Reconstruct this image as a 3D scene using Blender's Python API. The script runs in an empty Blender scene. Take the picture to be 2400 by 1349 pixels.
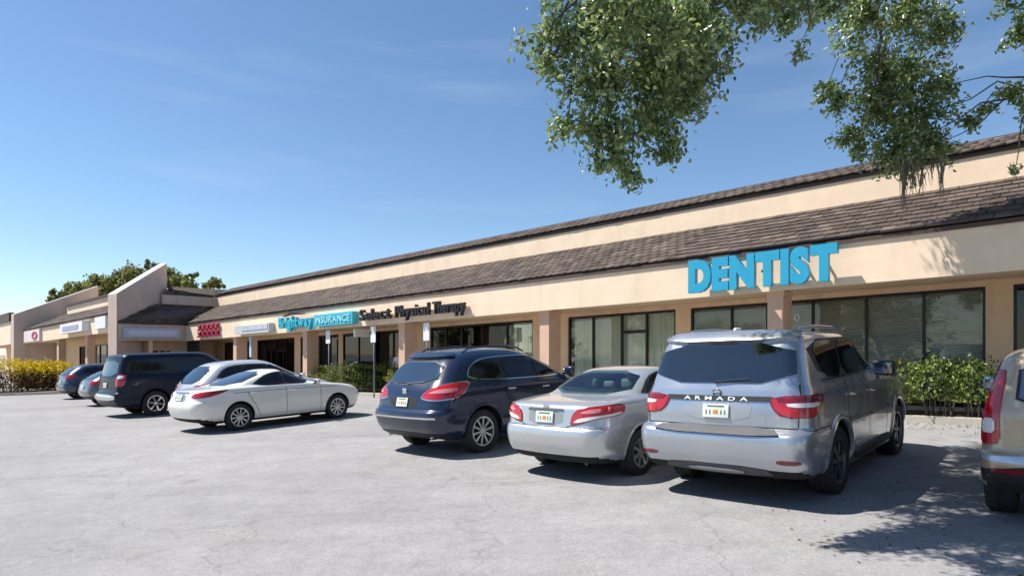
import bpy, bmesh, math, random
import numpy as np
from mathutils import Vector, Matrix
from mathutils.geometry import delaunay_2d_cdt

random.seed(7); rng = np.random.default_rng(11)
scene = bpy.context.scene
col = scene.collection
R = math.radians

# ------------------------------------------------------------------ camera, sky, sun, exposure
cam_d = bpy.data.cameras.new('camera'); cam = bpy.data.objects.new('camera', cam_d); col.objects.link(cam)
cam.location = (0, 0, 1.78); cam.rotation_euler = (R(90), 0, 0)
cam_d.sensor_width = 36; cam_d.lens = 22.5; cam_d.shift_y = 0.0631
cam_d.clip_start = 0.1; cam_d.clip_end = 3000
scene.camera = cam

SUN_EL = 57.0
sun_h = Vector((-0.992, 0.12, 0)).normalized()
to_sun = sun_h * math.cos(R(SUN_EL)) + Vector((0, 0, math.sin(R(SUN_EL))))
w = bpy.data.worlds.new('World'); scene.world = w; w.use_nodes = True
wn = w.node_tree.nodes; wl = w.node_tree.links; wn.clear()
wo = wn.new('ShaderNodeOutputWorld'); bg = wn.new('ShaderNodeBackground'); sky = wn.new('ShaderNodeTexSky')
sky.sky_type = 'NISHITA'; sky.sun_disc = False
sky.sun_elevation = R(SUN_EL); sky.sun_rotation = math.atan2(sun_h.x, sun_h.y)
sky.altitude = 0; sky.air_density = 0.9; sky.dust_density = 0.15; sky.ozone_density = 3.0
bg.inputs['Strength'].default_value = 0.088
hs = wn.new('ShaderNodeHueSaturation'); hs.inputs['Saturation'].default_value = 1.05; hs.inputs['Hue'].default_value = .497
wl.new(sky.outputs[0], hs.inputs['Color'])
wtc = wn.new('ShaderNodeTexCoord'); wmp = wn.new('ShaderNodeMapping'); wmp.inputs['Rotation'].default_value = (0, R(-12), R(20)); wmp.inputs['Scale'].default_value = (1.2, 1.6, 9)
wnz = wn.new('ShaderNodeTexNoise'); wnz.inputs['Scale'].default_value = 1.3; wnz.inputs['Detail'].default_value = 7; wnz.inputs['Roughness'].default_value = .6
wmr = wn.new('ShaderNodeMapRange'); wmr.inputs[1].default_value = .54; wmr.inputs[2].default_value = .82; wmr.inputs[3].default_value = 0; wmr.inputs[4].default_value = .10
wmx = wn.new('ShaderNodeMixRGB'); wmx.inputs[2].default_value = (8.5, 9.0, 9.4, 1)
wl.new(wtc.outputs['Generated'], wmp.inputs[0]); wl.new(wmp.outputs[0], wnz.inputs['Vector']); wl.new(wnz.outputs[0], wmr.inputs[0])
wl.new(wmr.outputs[0], wmx.inputs[0]); wl.new(hs.outputs[0], wmx.inputs[1]); wl.new(wmx.outputs[0], bg.inputs[0]); wl.new(bg.outputs[0], wo.inputs[0])

sd = bpy.data.lights.new('sun', 'SUN'); sd.energy = 4.7; sd.angle = R(0.5); sd.color = (1, .95, .87)
so = bpy.data.objects.new('sun', sd); col.objects.link(so)
so.rotation_euler = to_sun.to_track_quat('Z', 'Y').to_euler(); so.location = (-30, 0, 40)

scene.view_settings.view_transform = 'Standard'; scene.view_settings.look = 'None'
scene.view_settings.gamma = 1; scene.view_settings.exposure = 0.82
scene.cycles.max_bounces = 8; scene.cycles.transparent_max_bounces = 12

# ------------------------------------------------------------------ the lie of the land
U = Vector((-0.74436, 0.66778, 0)); V = Vector((0.66778, 0.74436, 0))   # along the shop front, and into it
def G(x, y):
    return -.07 + .033 * max(-60, min(40, x)) + .011 * max(-30, min(60, y))
def B(s, d, z):                      # building coordinates: along, depth, height; the block steps down its sloping site
    p = U * s + V * d
    return Vector((p.x, p.y, z + .03 * p.x))
def at(px, py, Y):                   # a sight line at depth Y
    return Vector(((px - 1200) / 1500 * Y, Y, 1.78 - (py - 826) / 1500 * Y))

# ------------------------------------------------------------------ materials
MATS = {}
def mat(name, color, rough=.6, metal=0., coat=0., ior=1.5, noise=0., nscale=8., bump=0., bscale=60., spec=.5, streak=0.):
    if name in MATS: return MATS[name]
    m = bpy.data.materials.new(name); m.use_nodes = True; nt = m.node_tree
    b = nt.nodes['Principled BSDF']
    b.inputs['Base Color'].default_value = (*color, 1); b.inputs['Roughness'].default_value = rough
    b.inputs['Metallic'].default_value = metal; b.inputs['Coat Weight'].default_value = coat
    b.inputs['Coat Roughness'].default_value = .03; b.inputs['IOR'].default_value = ior
    b.inputs['Specular IOR Level'].default_value = spec
    if noise or bump:
        tc = nt.nodes.new('ShaderNodeTexCoord')
    if noise:
        n1 = nt.nodes.new('ShaderNodeTexNoise'); n1.inputs['Scale'].default_value = nscale; n1.inputs['Detail'].default_value = 6
        n1.inputs['Roughness'].default_value = .65
        nt.links.new(tc.outputs['Object'], n1.inputs['Vector'])
        rp = nt.nodes.new('ShaderNodeMapRange'); rp.inputs[1].default_value = .25; rp.inputs[2].default_value = .75
        rp.inputs[3].default_value = 1 - noise; rp.inputs[4].default_value = 1 + noise
        nt.links.new(n1.outputs[0], rp.inputs[0])
        mx = nt.nodes.new('ShaderNodeVectorMath'); mx.operation = 'SCALE'; mx.inputs[0].default_value = color
        fac = rp.outputs[0]
        if streak:      # rain runs
            mpn = nt.nodes.new('ShaderNodeMapping'); mpn.inputs['Scale'].default_value = (1.5, 1.5, .16); nt.links.new(tc.outputs['Object'], mpn.inputs[0])
            n3 = nt.nodes.new('ShaderNodeTexNoise'); n3.inputs['Scale'].default_value = 1.6; n3.inputs['Detail'].default_value = 5; nt.links.new(mpn.outputs[0], n3.inputs['Vector'])
            r3 = nt.nodes.new('ShaderNodeMapRange'); r3.inputs[1].default_value = .52; r3.inputs[2].default_value = .78; r3.inputs[3].default_value = 1; r3.inputs[4].default_value = 1 - streak
            nt.links.new(n3.outputs[0], r3.inputs[0]); m3 = nt.nodes.new('ShaderNodeMath'); m3.operation = 'MULTIPLY'; nt.links.new(fac, m3.inputs[0]); nt.links.new(r3.outputs[0], m3.inputs[1]); fac = m3.outputs[0]
        nt.links.new(fac, mx.inputs['Scale']); nt.links.new(mx.outputs[0], b.inputs['Base Color'])
    if bump:
        n2 = nt.nodes.new('ShaderNodeTexNoise'); n2.inputs['Scale'].default_value = bscale; n2.inputs['Detail'].default_value = 4
        nt.links.new(tc.outputs['Object'], n2.inputs['Vector'])
        bp = nt.nodes.new('ShaderNodeBump'); bp.inputs['Strength'].default_value = bump; bp.inputs['Distance'].default_value = .02
        nt.links.new(n2.outputs[0], bp.inputs['Height']); nt.links.new(bp.outputs[0], b.inputs['Normal'])
    MATS[name] = m
    return m

def paint(name, color, metal=.0, rough=.35, coat=1.0):
    m = mat(name, color, rough=rough, metal=metal, coat=coat)
    nt = m.node_tree; b = nt.nodes['Principled BSDF']
    tc = nt.nodes.new('ShaderNodeTexCoord'); n = nt.nodes.new('ShaderNodeTexNoise'); n.inputs['Scale'].default_value = 3; n.inputs['Detail'].default_value = 8
    mr = nt.nodes.new('ShaderNodeMapRange'); mr.inputs[3].default_value = rough - .08; mr.inputs[4].default_value = rough + .12
    nt.links.new(tc.outputs['Object'], n.inputs['Vector']); nt.links.new(n.outputs[0], mr.inputs[0]); nt.links.new(mr.outputs[0], b.inputs['Roughness'])
    return m

def tinted(name, cols, rough=.5, translucent=0., spec=.4):
    """per-piece colour from the 'tint' attribute plus the object's own random number"""
    m = bpy.data.materials.new(name); m.use_nodes = True; nt = m.node_tree; b = nt.nodes['Principled BSDF']
    a = nt.nodes.new('ShaderNodeAttribute'); a.attribute_name = 'tint'
    oi = nt.nodes.new('ShaderNodeObjectInfo'); ad = nt.nodes.new('ShaderNodeMath'); ad.operation = 'ADD'
    fr = nt.nodes.new('ShaderNodeMath'); fr.operation = 'FRACT'
    nt.links.new(a.outputs['Fac'], ad.inputs[0]); nt.links.new(oi.outputs['Random'], ad.inputs[1]); nt.links.new(ad.outputs[0], fr.inputs[0])
    r = nt.nodes.new('ShaderNodeValToRGB'); r.color_ramp.interpolation = 'LINEAR'
    while len(r.color_ramp.elements) < len(cols): r.color_ramp.elements.new(.5)
    for i, c in enumerate(cols):
        r.color_ramp.elements[i].position = i / (len(cols) - 1); r.color_ramp.elements[i].color = (*c, 1)
    nt.links.new(fr.outputs[0], r.inputs[0]); nt.links.new(r.outputs[0], b.inputs['Base Color'])
    b.inputs['Roughness'].default_value = rough; b.inputs['Specular IOR Level'].default_value = spec
    if translucent:
        tr = nt.nodes.new('ShaderNodeBsdfTranslucent'); nt.links.new(r.outputs[0], tr.inputs[0])
        mx = nt.nodes.new('ShaderNodeMixShader'); mx.inputs[0].default_value = translucent
        nt.links.new(b.outputs[0], mx.inputs[1]); nt.links.new(tr.outputs[0], mx.inputs[2])
        nt.links.new(mx.outputs[0], nt.nodes['Material Output'].inputs[0])
    MATS[name] = m
    return m

def glass(name, tint, ior=1.7):
    m = bpy.data.materials.new(name); m.use_nodes = True; nt = m.node_tree; nt.nodes.clear()
    o = nt.nodes.new('ShaderNodeOutputMaterial'); t = nt.nodes.new('ShaderNodeBsdfTransparent'); g = nt.nodes.new('ShaderNodeBsdfGlossy')
    t.inputs[0].default_value = (*tint, 1); g.inputs['Roughness'].default_value = .02
    f = nt.nodes.new('ShaderNodeFresnel'); f.inputs[0].default_value = ior; x = nt.nodes.new('ShaderNodeMixShader')
    tc = nt.nodes.new('ShaderNodeTexCoord'); n = nt.nodes.new('ShaderNodeTexNoise'); n.inputs['Scale'].default_value = .9
    bp = nt.nodes.new('ShaderNodeBump'); bp.inputs['Strength'].default_value = .06; bp.inputs['Distance'].default_value = .05
    nt.links.new(tc.outputs['Object'], n.inputs['Vector']); nt.links.new(n.outputs[0], bp.inputs['Height']); nt.links.new(bp.outputs[0], g.inputs['Normal'])
    nt.links.new(f.outputs[0], x.inputs[0]); nt.links.new(t.outputs[0], x.inputs[1]); nt.links.new(g.outputs[0], x.inputs[2]); nt.links.new(x.outputs[0], o.inputs[0])
    MATS[name] = m
    return m

STUCCO = mat('stucco', (.82, .645, .475), .85, streak=.10, noise=.09, nscale=1.6, bump=.25, bscale=90)
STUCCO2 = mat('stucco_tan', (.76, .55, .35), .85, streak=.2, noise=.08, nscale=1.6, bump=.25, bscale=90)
FINMAT = mat('stucco_fin', (.60, .465, .375), .85, streak=.2, noise=.08, nscale=1.3, bump=.25, bscale=90)
COLM = mat('stucco_column', (.64, .42, .30), .85, noise=.10, nscale=3, bump=.3, bscale=80)
TRIM = mat('brown_trim', (.075, .045, .035), .6, noise=.2, nscale=3)
DECK = mat('roof_felt', (.05, .04, .038), .9)
COPING = mat('coping', (.62, .58, .52), .6, noise=.1)
TILE = tinted('roof_tile', [(.042, .030, .024), (.088, .064, .051), (.066, .049, .04), (.135, .102, .082), (.05, .036, .029)], .8)
FRAME = mat('bronze_frame', (.014, .012, .011), .35, metal=.3)
GLASS = glass('shop_glass', (.95, .97, .94), 1.5)
DGLASS = glass('dark_shop_glass', (.22, .24, .25), 1.6)
BLIND = mat('vertical_blind', (.90, .90, .76), .8, noise=.08, nscale=2)
BLIND2 = mat('grey_blind', (.74, .76, .72), .8, noise=.15, nscale=2)
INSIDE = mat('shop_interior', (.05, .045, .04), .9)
BLUE = mat('sign_blue', (.014, .33, .53), .45, coat=.2, noise=.08, nscale=3)
TEAL = mat('sign_teal', (.02, .42, .55), .45, coat=.2)
BLACKL = mat('sign_black', (.012, .013, .018), .5)
WHITE = mat('white_acrylic', (.72, .73, .74), .45, noise=.04)
RED = mat('sign_crimson', (.36, .02, .07), .5)
CONC = mat('concrete', (.46, .42, .36), .9, noise=.16, nscale=2.5, bump=.3, bscale=70)
SOIL = mat('mulch', (.10, .065, .045), 1.0, noise=.5, nscale=14, bump=.8, bscale=40)
POSTM = mat('galvanised', (.22, .24, .25), .45, metal=.6)
SIGNW = mat('sign_white', (.78, .78, .76), .5)
BARK = mat('oak_bark', (.09, .07, .055), .95, noise=.35, nscale=9, bump=.8, bscale=30)
RUBBER = mat('tyre_rubber', (.018, .018, .019), .8, noise=.25, nscale=12)
WELL = mat('wheel_well', (.008, .008, .009), .9)
ALLOY = mat('alloy', (.58, .59, .61), .3, metal=.85)
DALLOY = mat('dark_alloy', (.16, .16, .17), .35, metal=.8)
CGLASS = mat('car_glass', (.010, .022, .045), .03, ior=2.5, spec=.5)
CGLASS2 = mat('car_glass_dark', (.008, .008, .010), .04, ior=1.55)
SEAM = mat('panel_gap', (.004, .004, .005), .7)
CHROME = mat('chrome', (.72, .73, .75), .12, metal=1)
PLASTIC = mat('black_plastic', (.018, .018, .02), .55)
GREYPL = mat('grey_plastic', (.07, .073, .08), .7, noise=.15)
LAMP = mat('lamp_red', (.42, .008, .014), .12, coat=1)
LAMPD = mat('lamp_dark_red', (.16, .004, .012), .12, coat=1)
LAMPW = mat('lamp_clear', (.72, .70, .70), .15, coat=1)
LAMPP = mat('lamp_pink', (.62, .22, .22), .15, coat=1)
PLATE = mat('plate_white', (.66, .68, .64), .4)
PGREEN = mat('plate_green', (.08, .20, .14), .5)
AGLASS = glass('auto_glass', (.42, .58, .60), 2.1)
TGLASS = glass('tinted_glass', (.12, .18, .26), 2.6)
CABIN = mat('cabin_dark', (.035, .035, .038), .9)
CLOTH = mat('seat_cloth', (.50, .50, .47), .9, noise=.1)
DCLOTH = mat('seat_leather', (.10, .10, .10), .6)
PORANGE = mat('plate_orange', (.55, .24, .04), .5)
SKIN = mat('skin', (.52, .32, .23), .6)

# ------------------------------------------------------------------ object helpers
def mesh_obj(name, verts, faces, m, parent=None, smooth=False):
    me = bpy.data.meshes.new(name); me.from_pydata([tuple(v) for v in verts], [], faces); me.update()
    for mm in (m if isinstance(m, (list, tuple)) else [m]): me.materials.append(mm)
    if smooth:
        for p in me.polygons: p.use_smooth = True
    o = bpy.data.objects.new(name, me); col.objects.link(o)
    if parent is not None: o.parent = parent
    return o
def tag(o, label=None, cat=None, group=None, kind=None):
    for k, v in (('label', label), ('category', cat), ('group', group), ('kind', kind)):
        if v: o[k] = v
    return o
def empty(name, loc, label=None, cat=None, group=None, rot=None):
    o = bpy.data.objects.new(name, None); o.empty_display_size = .2; col.objects.link(o)
    if rot is not None: o.matrix_world = Matrix.Translation(loc) @ rot.to_4x4()
    else: o.location = loc
    return tag(o, label, cat, group)
class MB:
    """gathers world-space shapes and links them as one mesh; root: the Empty at whose place the mesh hangs"""
    def __init__(s): s.v = []; s.f = []
    def add(s, vs, fs):
        k = len(s.v); s.v += [Vector(v) for v in vs]; s.f += [tuple(i + k for i in f) for f in fs]; return s
    def hexa(s, p):      # 8 corners: bottom loop then top loop
        return s.add(p, [(3, 2, 1, 0), (4, 5, 6, 7), (0, 1, 5, 4), (1, 2, 6, 5), (2, 3, 7, 6), (3, 0, 4, 7)])
    def bbox(s, s0, s1, d0, d1, z0, z1):      # block in building coordinates
        s0, s1 = max(s0, s1), min(s0, s1)
        return s.hexa([B(s0, d0, z0), B(s1, d0, z0), B(s1, d1, z0), B(s0, d1, z0), B(s0, d0, z1), B(s1, d0, z1), B(s1, d1, z1), B(s0, d1, z1)])
    def bprofile(s, s0, s1, prof):            # depth/height outline drawn along the block
        n = len(prof); s0, s1 = max(s0, s1), min(s0, s1)
        vs = [B(s0, d, z) for d, z in prof] + [B(s1, d, z) for d, z in prof]
        return s.add(vs, [tuple(range(n)), tuple(reversed(range(n, 2 * n)))] + [((i + 1) % n, i, n + i, n + (i + 1) % n) for i in range(n)])
    def prism(s, base, top):
        n = len(base)
        return s.add(list(base) + list(top), [tuple(reversed(range(n))), tuple(range(n, 2 * n))] + [(i, (i + 1) % n, n + (i + 1) % n, n + i) for i in range(n)])
    def tube(s, pts, rad, n=8):
        pts = [Vector(p) for p in pts]; rr = rad if isinstance(rad, (list, tuple)) else [rad] * len(pts)
        k = len(s.v)
        for i, p in enumerate(pts):
            t = (pts[min(i + 1, len(pts) - 1)] - pts[max(i - 1, 0)]).normalized()
            a = t.cross(Vector((0, 0, 1)) if abs(t.z) < .9 else Vector((1, 0, 0))).normalized(); b = t.cross(a)
            for j in range(n):
                q = 2 * math.pi * j / n; s.v.append(p + (a * math.cos(q) + b * math.sin(q)) * rr[i])
        for i in range(len(pts) - 1):
            for j in range(n):
                s.f.append((k + i * n + j, k + i * n + (j + 1) % n, k + (i + 1) * n + (j + 1) % n, k + (i + 1) * n + j))
        s.f.append(tuple(range(k, k + n))); s.f.append(tuple(range(k + (len(pts) - 1) * n, k + len(pts) * n)))
        return s
    def build(s, name, m, parent=None, smooth=False):
        if parent is not None and parent.type == 'EMPTY' or parent is not None:
            pw = root_matrix(parent).inverted(); vs = [pw @ v for v in s.v]
        else: vs = s.v
        o = mesh_obj(name, vs, s.f, m, parent, smooth)
        bm = bmesh.new(); bm.from_mesh(o.data); bmesh.ops.recalc_face_normals(bm, faces=bm.faces); bm.to_mesh(o.data); bm.free()
        return o
def root_matrix(o):
    M = Matrix.LocRotScale(o.location, o.rotation_euler if o.rotation_mode != 'QUATERNION' else o.rotation_quaternion, o.scale)
    return (root_matrix(o.parent) @ M) if o.parent else M
def np_mesh(name, V_, F4, m, parent=None, tint=None, smooth=False):
    """quads from numpy arrays"""
    me = bpy.data.meshes.new(name); nv, nf = len(V_), len(F4); k = F4.shape[1]
    me.vertices.add(nv); me.vertices.foreach_set('co', np.asarray(V_, np.float32).ravel())
    me.loops.add(nf * k); me.loops.foreach_set('vertex_index', np.asarray(F4, np.int32).ravel())
    me.polygons.add(nf); me.polygons.foreach_set('loop_start', np.arange(0, nf * k, k, dtype=np.int32))
    if smooth: me.polygons.foreach_set('use_smooth', np.ones(nf, bool))
    me.update(calc_edges=True)
    if tint is not None:
        a = me.attributes.new('tint', 'FLOAT', 'FACE'); a.data.foreach_set('value', np.asarray(tint, np.float32))
    me.materials.append(m)
    o = bpy.data.objects.new(name, me); col.objects.link(o)
    if parent is not None: o.parent = parent
    return o
def leaves_arrays(P, size, aspect=.45, droop=.3, up=0.2, fold=.25):
    """one folded leaf (two quads) at each point"""
    n = len(P); size = np.broadcast_to(size, (n,)) * rng.uniform(.7, 1.25, n)
    d = rng.normal(size=(n, 3)); d[:, 2] -= droop; d /= np.linalg.norm(d, axis=1, keepdims=True)
    nn = rng.normal(size=(n, 3)); nn[:, 2] += up * 3; w_ = np.cross(d, nn); w_ /= np.linalg.norm(w_, axis=1, keepdims=True) + 1e-9
    nn = np.cross(w_, d); L = d * size[:, None]; W = w_ * (size * aspect)[:, None]; N = nn * (size * fold * aspect)[:, None]
    a = P - L * .5; b = P + L * .5; m1 = P - L * .12
    # base, mid-left, tip, mid-right around the midrib
    v = np.stack([a, m1 + W * .5 + N, b, P + L * .18 + W * .42 + N, m1 - W * .5 + N, P + L * .18 - W * .42 + N], 1).reshape(-1, 3)
    k = np.arange(n)[:, None] * 6
    f = np.concatenate([k + np.array([[0, 1, 3, 2]]), k + np.array([[0, 2, 5, 4]])], 1).reshape(-1, 4)
    return v, f
def leaf_obj(name, P, size, m, parent=None, tint=None, **kw):
    v, f = leaves_arrays(P, size, **kw)
    t = rng.random(len(P)) if tint is None else tint
    if parent is not None: v = v - np.array(root_matrix(parent).translation)
    return np_mesh(name, v, f, m, parent, np.repeat(t, 2))

# ------------------------------------------------------------------ ground
def ground():
    xs = sorted(set([-900, -400, -200, -120] + list(range(-60, 41, 4)) + [60, 120, 200, 400, 900])); ys = sorted(set([-300, -120, -60] + list(range(-30, 61, 4)) + [80, 120, 200, 400, 900]))
    vs = [(x, y, G(x, y)) for y in ys for x in xs]; n = len(xs)
    fs = [(j * n + i, j * n + i + 1, (j + 1) * n + i + 1, (j + 1) * n + i) for j in range(len(ys) - 1) for i in range(n - 1)]
    m = bpy.data.materials.new('bleached_asphalt'); m.use_nodes = True; nt = m.node_tree; b = nt.nodes['Principled BSDF']; N = nt.nodes.new; Lk = nt.links.new
    b.inputs['Roughness'].default_value = .9; b.inputs['Specular IOR Level'].default_value = .25
    tc = N('ShaderNodeTexCoord')
    def noise(scale, detail=5, rough=.6, vec=None):
        n_ = N('ShaderNodeTexNoise'); n_.inputs['Scale'].default_value = scale; n_.inputs['Detail'].default_value = detail; n_.inputs['Roughness'].default_value = rough
        Lk(vec or tc.outputs['Object'], n_.inputs['Vector']); return n_.outputs[0]
    def ramp(sock, a, b_, c0, c1):
        r = N('ShaderNodeMapRange'); r.inputs[1].default_value = a; r.inputs[2].default_value = b_; r.inputs[3].default_value = c0; r.inputs[4].default_value = c1; Lk(sock, r.inputs[0]); return r.outputs[0]
    def mul(a, b_):
        r = N('ShaderNodeMath'); r.operation = 'MULTIPLY'; Lk(a, r.inputs[0]); Lk(b_, r.inputs[1]); return r.outputs[0]
    big = ramp(noise(.22, 4), .3, .7, .88, 1.08)
    mid = ramp(noise(1.7, 8, .75), .3, .7, .86, 1.12)
    fine = mul(ramp(noise(38, 4, .75), .25, .75, .74, 1.26), ramp(noise(9, 5, .7), .3, .7, .90, 1.10))
    mp = N('ShaderNodeMapping'); mp.inputs['Rotation'].default_value = (0, 0, R(42)); mp.inputs['Scale'].default_value = (.10, 1.1, 1); Lk(tc.outputs['Object'], mp.inputs[0])
    streak = ramp(noise(1.0, 5, .6, mp.outputs[0]), .50, .74, 1.0, .86)       # tyre tracks along the aisle
    vo = N('ShaderNodeTexVoronoi'); vo.feature = 'DISTANCE_TO_EDGE'; vo.inputs['Scale'].default_value = .33
    nz = N('ShaderNodeTexNoise'); nz.inputs['Scale'].default_value = 1.4; nz.inputs['Detail'].default_value = 6; Lk(tc.outputs['Object'], nz.inputs['Vector'])
    mxv = N('ShaderNodeMixRGB'); mxv.blend_type = 'ADD'; mxv.inputs[0].default_value = .9; Lk(tc.outputs['Object'], mxv.inputs[1]); Lk(nz.outputs['Color'], mxv.inputs[2]); Lk(mxv.outputs[0], vo.inputs['Vector'])
    crack = ramp(vo.outputs[0], 0, .006, .78, 1.0)
    oil = ramp(noise(.9, 3, .5), .66, .76, 1.0, .78)
    tot = mul(mul(mul(mul(big, mid), mul(fine, streak)), crack), oil)
    stain = ramp(noise(.55, 5, .65), .55, .8, 0, .5)
    cm = N('ShaderNodeMixRGB'); cm.inputs[1].default_value = (.27, .264, .266, 1); cm.inputs[2].default_value = (.225, .205, .16, 1); Lk(stain, cm.inputs[0])
    sc = N('ShaderNodeVectorMath'); sc.operation = 'SCALE'; Lk(cm.outputs[0], sc.inputs[0]); Lk(tot, sc.inputs['Scale']); Lk(sc.outputs[0], b.inputs['Base Color'])
    bp = N('ShaderNodeBump'); bp.inputs['Strength'].default_value = .6; bp.inputs['Distance'].default_value = .015; Lk(noise(45, 4, .75), bp.inputs['Height']); Lk(bp.outputs[0], b.inputs['Normal'])
    o = mesh_obj('parking_lot', vs, fs, m, smooth=True); tag(o, 'pale weathered asphalt parking lot', None, None, 'structure')
ground()

def strip(name, m, s0, s1, d0, d1, h, label, step=2.0):
    """slab that follows the ground"""
    mb = MB(); n = max(1, int(abs(s1 - s0) / step))
    for i in range(n):
        a, b = s0 + (s1 - s0) * i / n, s0 + (s1 - s0) * (i + 1) / n
        c = [U * a + V * d0, U * b + V * d0, U * b + V * d1, U * a + V * d1]
        lo = [Vector((p.x, p.y, G(p.x, p.y) - .3)) for p in c]; hi = [Vector((p.x, p.y, G(p.x, p.y) + h)) for p in c]
        if s1 > s0: lo.reverse(); hi.reverse()
        mb.hexa(lo + hi)
    bm_o = mb.build(name, m); bm = bmesh.new(); bm.from_mesh(bm_o.data); bmesh.ops.remove_doubles(bm, verts=bm.verts, dist=.001)
    bm.to_mesh(bm_o.data); bm.free(); tag(bm_o, label, None, None, 'structure'); return bm_o
strip('kerb', CONC, -16, 39, 15.25, 15.42, .14, 'concrete kerb along the shop front')
strip('planting_bed', SOIL, -16, 4.9, 15.42, 16.75, .11, 'mulch bed in front of the dentist windows')
strip('planting_bed', SOIL, 17.2, 27.2, 15.42, 16.6, .11, 'planting bed beside the parking signs')
strip('sidewalk', CONC, -16, 39, 16.75, 17.6, .13, 'concrete walk under the canopy')
strip('sidewalk', CONC, 5.0, 17.1, 15.42, 16.74, .128, 'concrete walk up to the kerb')
strip('sidewalk', CONC, 27.3, 39, 15.42, 16.74, .128, 'concrete walk by the inner corner')

# ------------------------------------------------------------------ roof tiles
def tile_mesh(wd, ln, th=.05):
    v = [(-wd / 2, 0, 0), (wd / 2, 0, 0), (wd / 2, ln, -.012), (-wd / 2, ln, -.012), (-wd / 2 + .006, .004, th), (wd / 2 - .006, .004, th), (wd / 2 - .006, ln, th * .45), (-wd / 2 + .006, ln, th * .45)]
    f = [(3, 2, 1, 0), (4, 5, 6, 7), (0, 1, 5, 4), (1, 2, 6, 5), (2, 3, 7, 6), (3, 0, 4, 7)]
    me = bpy.data.meshes.new('roof_tile'); me.from_pydata(v, [], f); me.update(); me.materials.append(TILE)
    return me
def tile_roof(parent, s0, s1, d0, z0, d1, z1, rows, wd, keep, jitter=.008, smin=None):
    """flat tiles on the slope from (d0,z0) to (d1,z1); the `keep` nearest are objects of their own"""
    run = math.hypot(d1 - d0, z1 - z0); expo = run / rows; ln = expo * 1.16; me = tile_mesh(wd, ln)
    spots = []
    n = int((s1 - s0) / wd)
    for r_ in range(rows):
        for i in range(n):
            s = s0 + (i + .5 + (.5 if r_ % 2 else 0)) * wd
            if s > s1 - .05: continue
            q = r_ / rows; d = d0 + (d1 - d0) * q; z = z0 + (z1 - z0) * q
            if smin and s < smin(d): continue
            spots.append((abs(s - 3.5), s, d, z, r_))
    spots.sort()
    ax = (B(1, 0, 0) - B(0, 0, 0)).normalized() * -1
    ay = (B(0, d1, z1) - B(0, d0, z0)).normalized(); az = ax.cross(ay).normalized(); ay = az.cross(ax)
    pw = root_matrix(parent).inverted(); base = [v.co.copy() for v in me.vertices]
    Vv = []; Ff = []; T = []
    for k, (_, s, d, z, r_) in enumerate(spots):
        c = B(s, d, z) + az * (.012 + random.uniform(0, jitter)) + ax * random.uniform(-.004, .004) + ay * random.uniform(-.012, .012)
        tw = random.uniform(-.012, .012); rl = random.uniform(-.015, .015)
        M = Matrix((ax, ay, az)).transposed() @ Matrix.Rotation(tw, 3, 'Z') @ Matrix.Rotation(rl, 3, 'Y')
        M4 = pw @ Matrix.Translation(c) @ M.to_4x4()
        if k < keep:
            o = bpy.data.objects.new('roof_tile', me); col.objects.link(o); o.parent = parent; o.matrix_local = M4
        else:
            j = len(Vv); Vv += [M4 @ b for b in base]
            Ff += [tuple(j + i for i in p.vertices) for p in me.polygons]; T += [random.random()] * 6
    if Vv:
        o = np_mesh('roof_tiles', np.array([tuple(v) for v in Vv]), np.array(Ff), TILE, parent, T); o['kind'] = 'stuff'

# ------------------------------------------------------------------ storefront windows
def storefront(root, s0, s1, mull, d, z0, z1, blind=None, gl=None, door=None, transom=None, fr=.055, pos='pane'):
    ss = [s0] + list(mull) + [s1]
    fm = MB()
    fm.bbox(s0, s1, d - .03, d + .07, z1 - fr * 1.3, z1); fm.bbox(s0, s1, d - .03, d + .07, z0, z0 + fr * 1.6)
    for k, s in enumerate(ss):
        a = fr / 2
        c = s + a if k == 0 else s - a if k == len(ss) - 1 else s
        fm.bbox(c - a, c + a, d - .032, d + .072, z0 + fr * 1.6, z1 - fr * 1.3)
    if transom is not None:
        a, b = ss[transom[0]], ss[transom[0] + 1]; fm.bbox(a + fr / 2, b - fr / 2, d - .028, d + .068, transom[1], transom[1] + .10)
    win = fm.build('window', FRAME, root)
    for k in range(len(ss) - 1):
        p = MB(); p.bbox(ss[k] + fr / 2, ss[k + 1] - fr / 2, d + .012, d + .024, z0 + fr * 1.6, z1 - fr * 1.3); p.build('pane', gl or GLASS, win)
    if blind:
        bm_ = MB(); s = s0 + .08; i = 0
        while s < s1 - .1:
            if blind == 'v':
                q = .03 * (1 if i % 2 else -1) * random.uniform(.3, 1)
                bm_.hexa([B(s + .095, d + .16 + q, z0 + .1), B(s, d + .16 - q, z0 + .1), B(s, d + .166 - q, z0 + .1), B(s + .095, d + .166 + q, z0 + .1),
                          B(s + .095, d + .16 + q, z1 - .07), B(s, d + .16 - q, z1 - .07), B(s, d + .166 - q, z1 - .07), B(s + .095, d + .166 + q, z1 - .07)])
                s += .1
            else: break
            i += 1
        if blind == 'h':
            z = z0 + .35
            while z < z1 - .1:
                bm_.hexa([B(s1 - .06, d + .15, z), B(s0 + .06, d + .15, z), B(s0 + .06, d + .19, z + .03), B(s1 - .06, d + .19, z + .03),
                          B(s1 - .06, d + .15, z + .004), B(s0 + .06, d + .15, z + .004), B(s0 + .06, d + .19, z + .034), B(s1 - .06, d + .19, z + .034)]); z += .05
        o = bm_.build('blinds', BLIND if blind == 'v' else BLIND2, win)
    return win

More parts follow.
